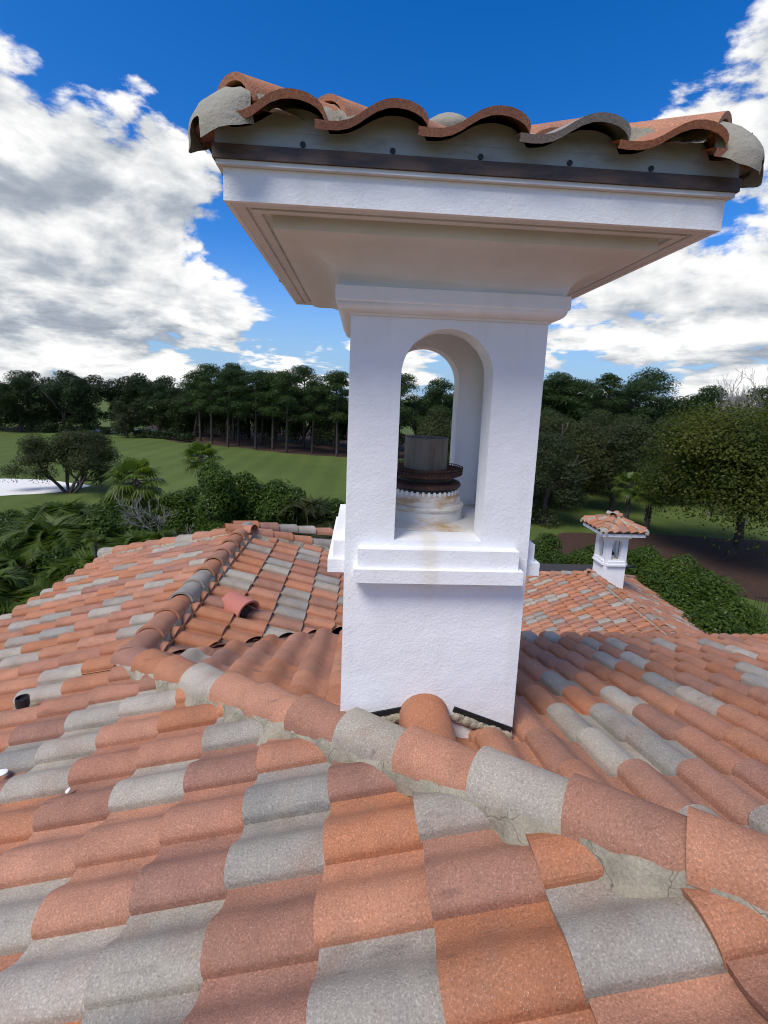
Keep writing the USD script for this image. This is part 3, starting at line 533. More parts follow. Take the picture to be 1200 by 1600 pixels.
def chimney(name, label, cx, cy, zb, a, z_col, z_top, hb, sill, spring, arch, oh, seed, kinds, full=True):
    """zb base, z_col underside of the collar, z_top underside of the cap, hb half width of the cap, oh half width of the opening"""
    t = thing(name, (cx, cy, zb), label, 'chimney', None)
    body = mbox(cx-a, cx+a, cy-a, cy+a, zb, z_col+.06)
    ix, iy = a-.085, a-.15
    body -= mbox(cx-ix, cx+ix, cy-iy, cy+iy, sill-.015, z_col+.03)
    body -= arch_prism(oh, sill, spring, 'y', 3*a, cx, cy, arch); body -= arch_prism(oh, sill, spring, 'x', 3*a, cx, cy, arch)
    obj('shaft', tm(body), WHITE, t, smooth=25)
    z = z_col; c2 = a+.064
    col = [(a-.01, z-.006), (a+.008, z-.006), (a+.010, z+.004)] + [(a+.012+.044*math.sin(s), z+.004+.036*(1-math.cos(s))) for s in np.linspace(.15, math.pi/2, 7)] + [(c2, z+.046), (c2, z+.099), (c2-.05, z+.102)]
    obj('collar', square_lathe(col, cx, cy), WHITE, t, smooth=25)
    zc0 = z+.095; hc = hb-.145; zt = z_top-.018
    prof = [(a+.035, zc0), (a+.050, zc0+.012)] + [(a+.050+(hc-a-.05)*(1-math.cos(s)), zc0+.012+(zt-.03-zc0-.012)*math.sin(s)) for s in np.linspace(.05, math.pi/2, 14)][:-1] + [(hc, zt-.022), (hc+.012, zt-.018), (hc+.012, zt+.03)]
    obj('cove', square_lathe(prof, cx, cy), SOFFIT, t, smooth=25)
    s0 = mbox(cx-hb, cx+hb, cy-hb, cy+hb, z_top, z_top+.099)
    s0 -= mbox(cx-hb+.055, cx+hb-.055, cy-hb+.055, cy+hb-.055, z_top-.01, z_top+.010)
    s0 = s0 + (mbox(cx-hb+.070, cx+hb-.070, cy-hb+.070, cy+hb-.070, z_top-.001, z_top+.05) - mbox(cx-hc-.045, cx+hc+.045, cy-hc-.045, cy+hc+.045, z_top-.01, z_top+.016))
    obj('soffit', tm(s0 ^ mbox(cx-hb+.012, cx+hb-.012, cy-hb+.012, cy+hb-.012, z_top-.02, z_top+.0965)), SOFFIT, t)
    fas = mbox(cx-hb, cx+hb, cy-hb, cy+hb, z_top-.003, z_top+.097) - mbox(cx-hb+.016, cx+hb-.016, cy-hb+.016, cy+hb-.016, z_top-.02, z_top+.2)
    obj('fascia', tm(fas), WHITE, t)
    z1 = z_top+.0975
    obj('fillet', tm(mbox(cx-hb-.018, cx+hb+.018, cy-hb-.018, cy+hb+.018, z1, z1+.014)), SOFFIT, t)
    z2 = z1+.0145
    obj('drip_edge', tm(mbox(cx-hb-.026, cx+hb+.026, cy-hb-.026, cy+hb+.026, z2, z2+.042)), BRONZE, t)
    z3 = z2+.0425; hcl = hb+.020
    obj('eave_flashing', tm(mbox(cx-hcl, cx+hcl, cy-hcl, cy+hcl, z3, z3+.014)), CLOSURE, t)
    he = hb+.085; kk = .42; ze = z3+(.030 if hb > .75 else .0)
    w = .315 if hb > .75 else 2*he/5.6
    # under the tiles: a scalloped strip of flashing closes each barrel
    v, f = [], []; nseg = 96
    for k in range(4):
        d = [(0, -1), (1, 0), (0, 1), (-1, 0)][k]; rr = (d[1], -d[0])
        b0 = len(v)
        for q in range(nseg+1):
            s_ = -he + 2*he*q/nseg; ph = ((s_ - cap_phase(w, he)) / w) % 1.0
            zz = np.interp(ph if ph < .90 else ph-1, PROF[:, 0], PROF[:, 1])*(.066 if hb > .65 else .05)
            s2_ = max(-hcl, min(hcl, s_))
            for top in (0, 1): v.append((cx + hcl*.999*d[0] + s2_*rr[0], cy + hcl*.999*d[1] + s2_*rr[1], z3+.013 if not top else max(z3+.014, ze+(he-hcl)*kk+.018+zz-.026)))
        for q in range(nseg): a_, b_ = b0+2*q, b0+2*q+1; f += [(a_, a_+2, b_+2), (a_, b_+2, b_)]
    obj('tile_closure', trimesh.Trimesh(v, f, process=False), CLOSURE, t, smooth=30)
    zd = ze+(he-hcl)*kk-.014
    hp = trimesh.Trimesh([(cx-hcl, cy-hcl, zd), (cx+hcl, cy-hcl, zd), (cx+hcl, cy+hcl, zd), (cx-hcl, cy+hcl, zd), (cx, cy, zd+hcl*kk)], [(0, 1, 4), (1, 2, 4), (2, 3, 4), (3, 0, 4), (0, 2, 1), (0, 3, 2)], process=False)
    obj('cap_deck', hp, MORTAR, t)
    cap_slope_tiles(cx, cy, he, ze-.002, kk, w, seed, kinds, t, .066 if hb > .65 else .05)
    # hips of the cap
    for k, (sx_, sy_) in enumerate(((-1, -1), (1, -1), (1, 1), (-1, 1))):
        lo = np.array([cx+sx_*(he-.12), cy+sy_*(he-.12), ze+.12*kk+.000]); hi = np.array([cx+sx_*.03, cy+sy_*.03, ze+he*kk+.002])
        ridge_row(t, lo, hi, ('ooo', 'oog', 'ogo', 'obo')[k] if hb > .65 else ('bgo', 'obo', 'goo', 'ogo')[k], seed+50+k, expo=.40, raise_=.030, name='ridge_tile')
        # a dome of mortar closes the lower end of the hip, mortar fills the pans beside it
        dd = np.array([sx_, sy_, 0])*s2; pr = np.array([-sy_, sx_, 0])*s2
        u, vv = np.meshgrid(np.linspace(-1, 1, 15), np.linspace(0, 1, 8)); P = []
        for uu, w_ in zip(u.ravel(), vv.ravel()):
            a_ = uu*math.pi/2; c_ = w_*math.pi/2
            P.append(lo + dd*(.020+.118*math.sin(c_)) + pr*(math.sin(a_)*.132*math.cos(c_*.80)) + np.array([0, 0, .008 + .092*math.cos(a_)**.8*math.cos(c_*.86)**.8 - .065*math.sin(c_) - .045*abs(uu)**3]))
        f = []
        for i in range(7):
            for j in range(14):
                A, B, C, D = i*15+j, i*15+j+1, (i+1)*15+j, (i+1)*15+j+1; f += [(A, B, D), (A, D, C)]
        dm = trimesh.Trimesh(P, f, process=False)
        if dm.face_normals.mean(0)@np.array([sx_, sy_, .6]) < 0: dm.invert()
        obj('mortar', rough(dm, .014, 13, k), CAPMORTAR, t, smooth=40)
        for sgn in (-1, 1):
            side = np.array([-sy_, sx_])*s2*sgn; dn = np.array([0, sy_]) if abs(side@np.array([0, sy_])) > 0 and side@np.array([sx_, 0]) < 0 else np.array([sx_, 0])
            zs_ = (lambda dn: (lambda x, y: ze + (he - ((x-cx)*dn[0]+(y-cy)*dn[1]))*kk))(dn)
            mortar_strip(t, lo-dd*.0, hi, side, zs_, seed+k*7+sgn, w=(.03, .10), z_in=.062, drop=.012, scallop=w*1.41)
    obj('mortar', rough(trimesh.creation.icosphere(2, .10), .02, 20, 3).apply_transform(trimesh.transformations.scale_and_translate([1.2, 1.2, .8], [cx, cy, ze+he*kk+.10])), CAPMORTAR, t, smooth=True)
    # sills under the four openings
    for k in range(4):
        hw = oh+.165 if full else oh+.13
        bl = mbox(-hw, hw, -a-.056, -a+.01, sill-.115, sill-.028) + mbox(-hw-.018, hw+.018, -a-.080, -a+.01, sill-.178, sill-.115)
        m = tm(bl.rotate([0, 0, 90*k])); m.apply_translation([cx, cy, 0]); obj('sill', m, WHITE, t)
    obj('floor_pan', rough(trimesh.creation.box([2*ix-.004, 2*iy-.004, .03]).subdivide().subdivide().subdivide(), .006, 8, 5).apply_translation([cx, cy, sill-.004]), STAINED, t, smooth=30)
    return t, dict(z3=z3, hcl=hcl, ze=ze, he=he, w=w, z2=z2)
ch, ci = chimney('chimney', 'tall white stucco chimney with arched openings and a flared cap under barrel tiles', CX0, CY0, -2.35, CA, .351, .615, .84, -.645, .105, .306, .204, 51,
                 {(0, 0, -1): 'o', (0, 0, 0): 'o', (0, 0, 1): 'o', (0, 0, 2): 'g', (0, 0, 3): 'o', (0, 0, 4): 'o', (0, 0, 5): 'o'})
# weep holes and rust on the flashing
y_ = CY0-ci['hcl']
for xx in (-.21, .075, .36, .655, .93):
    m = trimesh.creation.cylinder(.009, .006, sections=10); m.apply_transform(trimesh.transformations.rotation_matrix(math.pi/2, [1, 0, 0])); m.apply_translation([xx, y_-.0005, ci['z3']+.012]); obj('weep_hole', m, BLACK, ch)
# black joint and broken mortar where the shaft meets the roof
jr = random.Random(5)
for side_, xa, xb, za_, zb_ in ((-1, .26, -.02, -1.50, -1.56), (1, .50, .80, -1.50, -1.615)):
    n = 12
    for q in range(n):
        t_ = (q+.5)/n; x_ = xa+(xb-xa)*t_; z_ = za_+(zb_-za_)*t_
        m = trimesh.creation.icosphere(1, .03); m.apply_scale([1.0, .5, .8]); m.apply_translation([x_+jr.uniform(-.01, .01), cy_f-.012, z_-.035]); obj('mortar', rough(m, .012, 40, q), MORTAR, ch, smooth=40)
    m = box(-.16, .16, -.004, .004, -.014, .012); m.apply_transform(trimesh.transformations.rotation_matrix(math.atan2(za_-zb_, abs(xb-xa))*side_, [0, 1, 0])); m.apply_translation([(xa+xb)/2, cy_f-.004, (za_+zb_)/2+.002]); obj('joint', m, BLACK, ch)

# the flue inside
def flue(cx, cy, zf, label, s=1.0):
    t = thing('flue', (cx, cy, zf), label, 'flue')
    Z = lambda z: zf + (z+.655)*s
    obj('base', lathe([(.0, Z(-.66)), (.215*s, Z(-.66)), (.212*s, Z(-.60)), (.205*s, Z(-.585)), (.202*s, Z(-.54)), (.190*s, Z(-.525)), (.186*s, Z(-.495)), (0, Z(-.495))], cx, cy, 48), STAINED, t, smooth=30)
    obj('bead', lathe([(.20*s, Z(-.592)), (.217*s, Z(-.588)), (.222*s, Z(-.578)), (.217*s, Z(-.566)), (.20*s, Z(-.562))], cx, cy, 48), STAINED, t, smooth=40)
    for k in range(40 if s == 1 else 0):
        a_ = 2*math.pi*k/40
        b = trimesh.creation.box([.006, .012, .022]); b.apply_translation([.188, 0, -.484]); b.apply_transform(trimesh.transformations.rotation_matrix(a_, [0, 0, 1])); b.apply_translation([cx, cy, 0]); obj('spacer', b, WHITE, t)
    obj('collar', lathe([(.10*s, Z(-.495)), (.186*s, Z(-.495)), (.182*s, Z(-.478)), (.10*s, Z(-.478))], cx, cy, 48), BLACK, t, smooth=30)
    obj('lower_ring', lathe([(.10*s, Z(-.476)), (.196*s, Z(-.476)), (.200*s, Z(-.468)), (.196*s, Z(-.458)), (.16*s, Z(-.445)), (.10*s, Z(-.443))], cx, cy, 48), RUST, t, smooth=30)
    obj('neck', lathe([(.10*s, Z(-.45)), (.152*s, Z(-.45)), (.150*s, Z(-.415)), (.10*s, Z(-.415))], cx, cy, 40), BLACK, t, smooth=30)
    obj('upper_ring', lathe([(.10*s, Z(-.425)), (.170*s, Z(-.425)), (.203*s, Z(-.412)), (.203*s, Z(-.404)), (.10*s, Z(-.400))], cx, cy, 48), RUST, t, smooth=30)
    wires = []
    for k in range(64 if s == 1 else 24):
        a_ = 2*math.pi*k/(64 if s == 1 else 24); c, s_ = math.cos(a_), math.sin(a_)
        wires.append(tube([(cx+.203*s*c, cy+.203*s*s_, Z(-.408)), (cx+.205*s*c, cy+.205*s*s_, Z(-.372))], .0022, 4))
        wires.append(tube([(cx+.118*s*c, cy+.118*s*s_, Z(-.384)), (cx+.205*s*c, cy+.205*s*s_, Z(-.384))], .0016, 4))
    for r_, z_ in ((.205, -.394), (.206, -.376), (.15, -.383), (.18, -.383)): wires.append(tube([(cx+r_*s*math.cos(w), cy+r_*s*math.sin(w), Z(z_)) for w in np.linspace(0, 2*math.pi, 49)], .002, 4))
    obj('mesh_guard', cat_(wires), RUST, t)
    pr = [(.111, -.40), (.118, -.40), (.118, -.228), (.1195, -.224), (.1195, -.218), (.114, -.218), (.111, -.30), (.111, -.40)]
    obj('pipe', lathe([(r_*s, Z(z_)) for r_, z_ in pr], cx, cy, 48), STEEL, t, smooth=30)
flue(.362, CY0+.02, -.640, 'round grey metal flue pipe with rusty mesh rings inside the nearer chimney opening')
chimney('chimney', 'small white chimney with a tiled cap at the end of the far ridge', 8.62, 14.50, -6.75, .36, -4.29, -4.14, .70, -5.05, -4.51, -4.35, .165, 71, {}, full=False)
flue(8.62, 14.50, -5.05, 'dark flue inside the small chimney at the end of the far ridge', .6)

# ------------------------------------------------------------------ ground
def ground_mat():
    n = dict(g=('geometry', {}), a=('noise_texture', dict(scale=.05, detail=5.0, roughness=.6)), ar=('rgb_ramp', dict(ramp=[(.35, (.066, .094, .020)), (.65, (.092, .126, .030))])),
             f=('noise_texture', dict(scale=3.0, detail=8.0, roughness=.8)), fr=('rgb_ramp', dict(ramp=[(.3, (.7, .7, .7)), (.7, (1.25, 1.25, 1.2))])), m=('mix', dict(mix_type='multiply', fac=.8)),
             w=('wave_texture', dict(scale=.09, distortion=1.5, detail=1.0)), wr=('rgb_ramp', dict(ramp=[(.3, (.94, .95, .94)), (.7, (1.06, 1.05, 1.05))])), m2=('mix', dict(mix_type='multiply', fac=1.0)),
             b=('bump', dict(strength=.6, distance=.05)), p=('principled_bsdf', dict(roughness=.9, specular_ior_level=.15)))
    return mat('grass', n, [('g.position', 'a.vector'), ('a.fac', 'ar.fac'), ('g.position', 'f.vector'), ('f.fac', 'fr.fac'), ('ar.color', 'm.color1'), ('fr.color', 'm.color2'), ('g.position', 'w.vector'), ('w.fac', 'wr.fac'), ('m.color', 'm2.color1'), ('wr.color', 'm2.color2'), ('m2.color', 'p.base_color'), ('f.fac', 'b.height'), ('b.normal', 'p.normal')])
GRASS = ground_mat()
SAND = stucco('white_sand', (.72, .70, .65), (.55, .52, .46), .5, .4, 3.0, .95)
MULCH = stucco('pine_mulch', (.060, .030, .018), (.028, .016, .010), .9, 1.0, 5.0, .95)
GZ = -10.0
def patch(name, pts, z, m, label, kind='structure', seed=1):
    pg = sg.Polygon(pts).buffer(1.2).buffer(-1.2)
    d = pg.length/120; ring = [pg.exterior.interpolate(i*d) for i in range(120)]
    q = np.array([(p_.x, p_.y) for p_ in ring]); nz = meshkit.fbm(np.c_[q*.6, np.zeros(120)], 3, seed) - .5; c = q.mean(0)
    q = c + (q-c)*(1 + nz[:, None]*.12)
    e = trimesh.creation.extrude_polygon(sg.Polygon(q).buffer(0), .05, engine='earcut'); e.apply_translation([0, 0, z-.045])
    obj(name, e, m, None, label=label, cat=None, kind=kind)
g = 5000.0
gm = trimesh.Trimesh([(-g, -g, GZ), (g, -g, GZ), (g, g, GZ), (-g, g, GZ)], [(0, 1, 2), (0, 2, 3)], process=False)
obj('lawn', gm, GRASS, None, kind='structure', label='mown green fairway and lawns around the house')
patch('sand_bunker', [(-42, 42.5), (-33, 41), (-27.6, 44), (-27.2, 47), (-33, 49.5), (-44, 49)], GZ+.01, SAND, 'white sand bunker under the spreading oak', seed=2)
patch('sand_bunker', [(-62, 104), (-52, 104), (-47, 108), (-50, 116), (-62, 116)], GZ+.01, SAND, 'white sand bunker seen through the far trees', seed=3)
patch('sand_bunker', [(23, 60), (34, 58), (37, 62), (33, 66), (24, 65)], GZ+.01, SAND, 'thin strip of white sand right of the chimney', seed=4)
patch('mulch_bed', [(9, 30), (16, 34), (24, 34.5), (34, 33), (42, 27), (40, 20), (30, 17.5), (24, 20.5), (19, 24), (13, 26)], GZ+.008, MULCH, 'brown mulch bed under the yellow-green oak', seed=5)
patch('pine_straw', [(-36, 89), (-22, 84), (-10, 77), (0, 76), (20, 74), (20, 130), (-60, 130)], GZ+.006, MULCH, 'brown pine straw beneath the far pines', seed=6)

# ------------------------------------------------------------------ plants
def leaf_mat(name, lo, hi, trans=.35, sc=.9, gloss=.45, var=.32):
    n = dict(g=('geometry', {}), tc=('texture_coordinate', {}), a=('noise_texture', dict(scale=sc, detail=3.0)), ar=('rgb_ramp', dict(ramp=[(.32, lo), (.68, hi)])),
             rr=('rgb_ramp', dict(ramp=[(0, (1-var, 1-var, 1-var)), (1, (1+var, 1+var*.9, 1+var*.6))])), m=('mix', dict(mix_type='multiply', fac=1.0)),
             oi=('object_info', {}), orr=('rgb_ramp', dict(ramp=[(0, (.82, .86, .85)), (.5, (1, 1, 1)), (1, (1.2, 1.12, .95))])), m2=('mix', dict(mix_type='multiply', fac=1.0)),
             p=('principled_bsdf', dict(roughness=gloss, specular_ior_level=.15)), t=('translucent_bsdf', {}), tm_=('mix', dict(mix_type='multiply', fac=1.0, color2=(1.3, 1.5, .6))), x=('mix_closure', dict(fac=trans)))
    l = [('tc.object', 'a.vector'), ('a.fac', 'ar.fac'), ('g.random_per_island', 'rr.fac'), ('ar.color', 'm.color1'), ('rr.color', 'm.color2'), ('oi.random', 'orr.fac'), ('m.color', 'm2.color1'), ('orr.color', 'm2.color2'),
         ('m2.color', 'p.base_color'), ('m2.color', 'tm_.color1'), ('tm_.color', 't.color'), ('p.BSDF', 'x.closure1'), ('t.BSDF', 'x.closure2')]
    return mat(name, n, l, 'x.closure')
DARKLEAF = leaf_mat('dark_leaf', (0.0216, 0.0405, 0.0121), (0.0432, 0.0702, 0.0189), .25, .25)
PINELEAF = leaf_mat('pine_needle', (0.0297, 0.0594, 0.0149), (0.0567, 0.0945, 0.0230), .25, .3)
OAKLEAF = leaf_mat('oak_leaf', (0.0364, 0.0520, 0.0208), (0.0650, 0.0832, 0.0312), .3, .6)
AUTUMN = leaf_mat('yellow_green_leaf', (.050, .085, .014), (.135, .140, .020), .35, .35)
GLOSSY = leaf_mat('glossy_leaf', (0.0507, 0.0927, 0.0137), (0.0980, 0.1570, 0.0253), .3, .8, .3)
PALMLEAF = leaf_mat('palm_leaf', (0.0728, 0.1223, 0.0177), (0.1323, 0.1867, 0.0306), .3, .5, .4)
OLIVE = leaf_mat('olive_leaf', (0.0450, 0.0600, 0.0187), (0.0800, 0.0925, 0.0300), .3, .5)
BARK = stucco('bark', (.050, .040, .032), (.11, .095, .08), .8, 1.0, 14.0, .95)
PINEBARK = stucco('pine_bark', (.040, .032, .026), (.075, .062, .052), .8, 1.0, 14.0, .95)
DEADWOOD = stucco('bare_wood', (.22, .20, .18), (.14, .125, .11), .7, .6, 20.0, .9)
def leaves(C, Nrm, size, r, asp=.55):
    n = len(C); a = r.normal(size=(n, 3)); t = np.cross(Nrm, a); t /= np.linalg.norm(t, axis=1)[:, None]+1e-9; b = np.cross(Nrm, t)
    s = (size*r.uniform(.7, 1.3, n))[:, None]
    P = np.stack([C - t*s*.5, C + b*s*asp*.5 + Nrm*s*.06, C + t*s*.5, C - b*s*asp*.5 + Nrm*s*.06], 1).reshape(-1, 3)
    i = np.arange(n)*4; f = np.concatenate([np.stack([i, i+1, i+2], 1), np.stack([i, i+2, i+3], 1)])
    return trimesh.Trimesh(P, f, process=False)
def blob_leaves(blobs, n, size, r, up_bias=.35, shell=.35, asp=.55):
    w = np.array([b[3]*b[4]*b[5] for b in blobs])**(2/3); k = r.choice(len(blobs), n, p=w/w.sum()); B = np.array(blobs)[k]
    d = r.normal(size=(n, 3)); d /= np.linalg.norm(d, axis=1)[:, None]; d[:, 2] = np.where((d[:, 2] < -.3) & (r.random(n) < .7), -d[:, 2], d[:, 2])
    rad = 1 - shell*r.random(n)**1.3
    C = B[:, :3] + d*B[:, 3:6]*rad[:, None]
    N = d + r.normal(size=(n, 3))*.55 + [0, 0, up_bias]; N /= np.linalg.norm(N, axis=1)[:, None]
    return leaves(C, N, size, r, asp)
def branchy(p0, dirn, length, rad, depth, r, out, tips, spread=.6, up_=.1, n=3, minr=.02, curve=.15):
    pts = [np.array(p0, float)]; d = np.array(dirn, float)
    for k in range(4):
        d = d + r.normal(size=3)*curve + [0, 0, up_*.3]; d /= np.linalg.norm(d); pts.append(pts[-1] + d*length/4)
    out.append(tube(pts, np.linspace(rad, max(rad*.6, minr), 5), 6 if rad > .08 else 4))
    if depth == 0: tips.append(pts[-1]); return
    for k in range(n):
        a = r.normal(size=3); e = d + a/np.linalg.norm(a)*spread + [0, 0, up_]; e /= np.linalg.norm(e)
        branchy(pts[-1] if k < 2 else pts[2+k % 2], e, length*r.uniform(.6, .85), max(rad*.62, minr), depth-1, r, out, tips, spread, up_, n, minr, curve)
def xform(name, base, label, cat, group=None):
    t = thing(name, base, label, cat, group)
    x = UsdGeom.Xformable(t); x.AddRotateZOp().Set(0.0); x.AddScaleOp().Set(Gf.Vec3f(1, 1, 1)); return t
def make_plant(name, base, label, cat, trunk, crown, leafm, group=None, bark=None, smooth=False):
    t = xform(name, base, label, cat, group)
    if trunk is not None: obj('trunk', trunk, bark or BARK, t, smooth=True, local=True)
    if crown is not None: obj('crown', crown, leafm, t, smooth=smooth, local=True)
    return t
def broad_tree(seed, H=12., R=5.6, n=12000, size=.38, low=.12, nb=16, shell=.5):
    r = np.random.default_rng(seed); bl = []
    for k in range(nb):
        h = low + (1-low)*(k+.5)/nb; prof = R*math.sqrt(max(.05, 1-((h-.52)/.62)**2)); a = r.uniform(0, 2*math.pi); q = prof*r.uniform(.35, .72)
        s = R*r.uniform(.30, .50); bl.append((q*math.cos(a), q*math.sin(a), H*h*.93, s, s, s*r.uniform(.6, .85)))
    bl.append((0, 0, H*.62, R*.6, R*.6, H*.24))
    tr = []; tips = []
    branchy((0, 0, -.2), (0, 0, 1), H*.42, H*.034, 2, r, tr, tips, .7, .25)
    return cat_(tr), blob_leaves(bl, n, size, r, .35, shell)
def pine_tree(seed, H=14., R=4.3, n=9000, size=.34, bare=.40):
    r = np.random.default_rng(seed); bl, tr = [], []
    lean = r.normal(size=2)*.4
    top = np.array([lean[0], lean[1], H*.93]); pts = [np.array([0, 0, -.2]), np.array([lean[0]*.2, lean[1]*.2, H*.4]), np.array([lean[0]*.6, lean[1]*.6, H*.7]), top]
    tr.append(tube(pts, [H*.017, H*.014, H*.010, .05], 7))
    for k in range(13):
        h = bare + (1-bare)*(k+.6)/13; a = k*2.4 + r.uniform(-.4, .4); q = R*(1-((h-bare)/(1-bare))**1.8*.75)*r.uniform(.55, 1)
        b0 = np.array([lean[0]*h, lean[1]*h, H*h*.93]); e = b0 + [q*math.cos(a), q*math.sin(a), H*.035]
        tr.append(tube([b0, (b0+e)/2+[0, 0, .2], e], [.10, .07, .03], 4))
        s = r.uniform(.85, 1.35)*R*.33; bl.append((*(e*.9+b0*.1), s, s, s*.55))
        if q > R*.5: bl.append((*(b0*.5+e*.5+[0, 0, .3]), s*.8, s*.8, s*.45))
    bl.append((*top, R*.45, R*.45, R*.28))
    return cat_(tr), blob_leaves(bl, n, size, r, .5, .6, .4)
def sabal(seed, trunk_h, R, nf=26, boots=True):
    r = np.random.default_rng(seed); tr = [tube([(0, 0, -.2), (.05, 0, trunk_h*.5), (.0, .04, trunk_h)], [.19, .17, .16], 8)]
    if boots:
        for k in range(40):
            a = k*2.4; z = trunk_h*(.35+.65*k/40); m = trimesh.creation.box([.10, .05, .22]); m.apply_transform(trimesh.transformations.rotation_matrix(.5, [0, 1, 0])); m.apply_translation([.19, 0, z]); m.apply_transform(trimesh.transformations.rotation_matrix(a, [0, 0, 1])); tr.append(m)
    V, f = [], []
    for k in range(nf):
        a = k*2.39996; el = 1.25 - 2.0*(k+.5)/nf + r.normal()*.08; hub = np.array([0, 0, trunk_h+.1])
        out = np.array([math.cos(a)*math.cos(el), math.sin(a)*math.cos(el), math.sin(el)]); pet = hub + out*R*.5 - [0, 0, R*.06]
        tr.append(tube([hub, pet], [.022, .014], 4)); s_ = np.cross(out, [0, 0, 1.0]); s_ /= np.linalg.norm(s_); nn = np.cross(s_, out)
        for q in range(19):
            w = (q-9)/9*2.0; d = out*math.cos(w) + s_*math.sin(w); L = R*.58*(1-.25*abs(w)/2)*r.uniform(.88, 1.1)
            tip = pet + d*L - np.array([0, 0, L*.38]) + nn*r.normal()*.03; mid = pet + d*L*.55; wd = np.cross(d, nn)*R*.030
            b = len(V); V += [pet, mid+wd, mid-wd, tip]; f += [(b, b+1, b+2), (b+1, b+3, b+2)]
    return cat_(tr), trimesh.Trimesh(V, f, process=False)
def frond_palm(seed, stems, R, nf=9, h=(1.0, 2.2), spread=.5, leaf=.33, rise=.9):
    """a clump of arching feather fronds"""
    r = np.random.default_rng(seed); tr, V, f = [], [], []
    for s in range(stems):
        a0 = r.uniform(0, 2*math.pi); p = np.array([math.cos(a0), math.sin(a0), 0])*spread*r.uniform(0, 1); hh = r.uniform(*h)
        top = p*1.4 + [0, 0, hh]; tr.append(tube([p-[0, 0, .2], top], [.05, .035], 5))
        for k in range(nf):
            a = r.uniform(0, 2*math.pi); el = r.uniform(.5, 1.35); L = R*r.uniform(.8, 1.15)
            d = np.array([math.cos(a)*math.cos(el), math.sin(a)*math.cos(el), math.sin(el)*rise]); pts = []
            for q in range(9):
                t = q/8; pts.append(top + d*L*t - np.array([0, 0, 1])*L*.75*t*t)
            tr.append(tube(pts, np.linspace(.018, .004, 9), 3))
            for q in range(1, 25):
                t = .12+.88*q/25; i = min(int(t*8), 7); c = pts[i]+(pts[i+1]-pts[i])*(t*8-i); tg = pts[i+1]-pts[i]; tg = tg/np.linalg.norm(tg)
                sd = np.cross(tg, [0, 0, 1.0]); sd /= np.linalg.norm(sd)+1e-9; l = R*leaf*math.sin(math.pi*min(1, t*.9+.08))**.6
                for sg_ in (-1, 1):
                    e = c + (sd*sg_*.8 + tg*.55 + np.array([0, 0, .12 - .35*t]) + r.normal(size=3)*.06)*l; w = tg*.020*R
                    b = len(V); V += [c-w, c+w, e]; f += [(b, b+1, b+2)]
    return cat_(tr), trimesh.Trimesh(V, f, process=False)
def shrub(seed, H, R, n, size, asp=.5, nb=11, stems=True):
    r = np.random.default_rng(seed); bl = []
    for k in range(nb):
        a = r.uniform(0, 2*math.pi); q = R*r.uniform(.15, .7); s = R*r.uniform(.28, .46); z = H*r.uniform(.25, .86); bl.append((q*math.cos(a), q*math.sin(a), z, s, s, s*1.0))
    bl.append((0, 0, H*.45, R*.7, R*.7, H*.4))
    tr, tips = [], []
    for k in range(3): branchy((r.normal()*.2, r.normal()*.2, -.1), (r.normal()*.3, r.normal()*.3, 1), H*.45, .06, 1, r, tr, tips, .5, .3)
    return cat_(tr), blob_leaves(bl, n, size, r, .25, .45, asp)
def bare_tree(seed, H, depth=4, n=3, rad=.12, spread=.55, up_=.25, minr=.012):
    r = np.random.default_rng(seed); tr, tips = [], []
    branchy((0, 0, -.1), (0, 0, 1), H*.33, rad, depth, r, tr, tips, spread, up_, n, minr)
    return cat_(tr)
pr_ = random.Random(11)
# --- the far line of trees
FAR = 'dark trees in the far line behind the fairway'; LAB = 'dense dark broadleaf tree in the far line behind the fairway'
broads = [make_plant('broadleaf_tree', (-75, 100, GZ), LAB, 'tree', *broad_tree(100+k, 12., 5.8), DARKLEAF, FAR) for k in range(4)]
for k, b in enumerate(broads): place(UsdGeom.Xformable(b), [(-78, 101), (-71, 99), (-64.5, 103), (-59, 101)][k] + (GZ,), k*1.3, [1.0, .95, .98, 1.02][k])
spots = [(-84, 100, .95), (-52.5, 108, 1.0), (-46, 107, .95), (-41, 103, .9), (-36, 101, .92), (-68, 110, 1.12), (-55, 112, 1.1), (-76, 110, 1.05), (-47, 114, 1.12), (-38, 112, 1.1), (-30, 104, 1.0), (-24, 100, .95), (-18, 98, .95), (-12, 95, .92), (-6, 92, .93), (0, 90, .93), (6, 88, .95), (12, 88, .93), (-33, 112, 1.1), (-21, 108, 1.05), (-9, 104, 1.0), (3, 98, 1.0), (17, 86, .95), (22, 84, .95), (-90, 104, 1.0), (-97, 100, 1.05)]
for x, y, s in spots: copy_of(broads[pr_.randrange(4)], (x, y, GZ), pr_.uniform(0, 6.3), s*pr_.uniform(.95, 1.05), LAB, FAR)
PG = 'pines with bare trunks along the far fairway edge'; PL = 'tall pine with bare grey trunk at the far edge of the fairway'
pines = [make_plant('pine_tree', (-27, 88, GZ), PL, 'tree', *pine_tree(200+k, 14., 4.6), PINELEAF, PG, PINEBARK) for k in range(4)]
for k, b in enumerate(pines): place(UsdGeom.Xformable(b), [(-28.5, 89), (-24.2, 84.5), (-22.9, 87), (-18.6, 82)][k] + (GZ,), k*1.1, [1.06, 1.0, 1.0, .98][k])
for x, y, s in [(-32, 93, 1.0), (-15.6, 82, 1.0), (-12.6, 79, .95), (-8.2, 78.5, .93), (-3.8, 76, .97), (1.5, 75, .9), (6.0, 72, .95), (12, 72, .95), (-26, 95, 1.1), (-20, 94, 1.0), (-11, 90, 1.08), (-5, 88, 1.0), (4, 86, 1.0)]:
    copy_of(pines[pr_.randrange(4)], (x, y, GZ), pr_.uniform(0, 6.3), s*pr_.uniform(.96, 1.04), PL, PG)
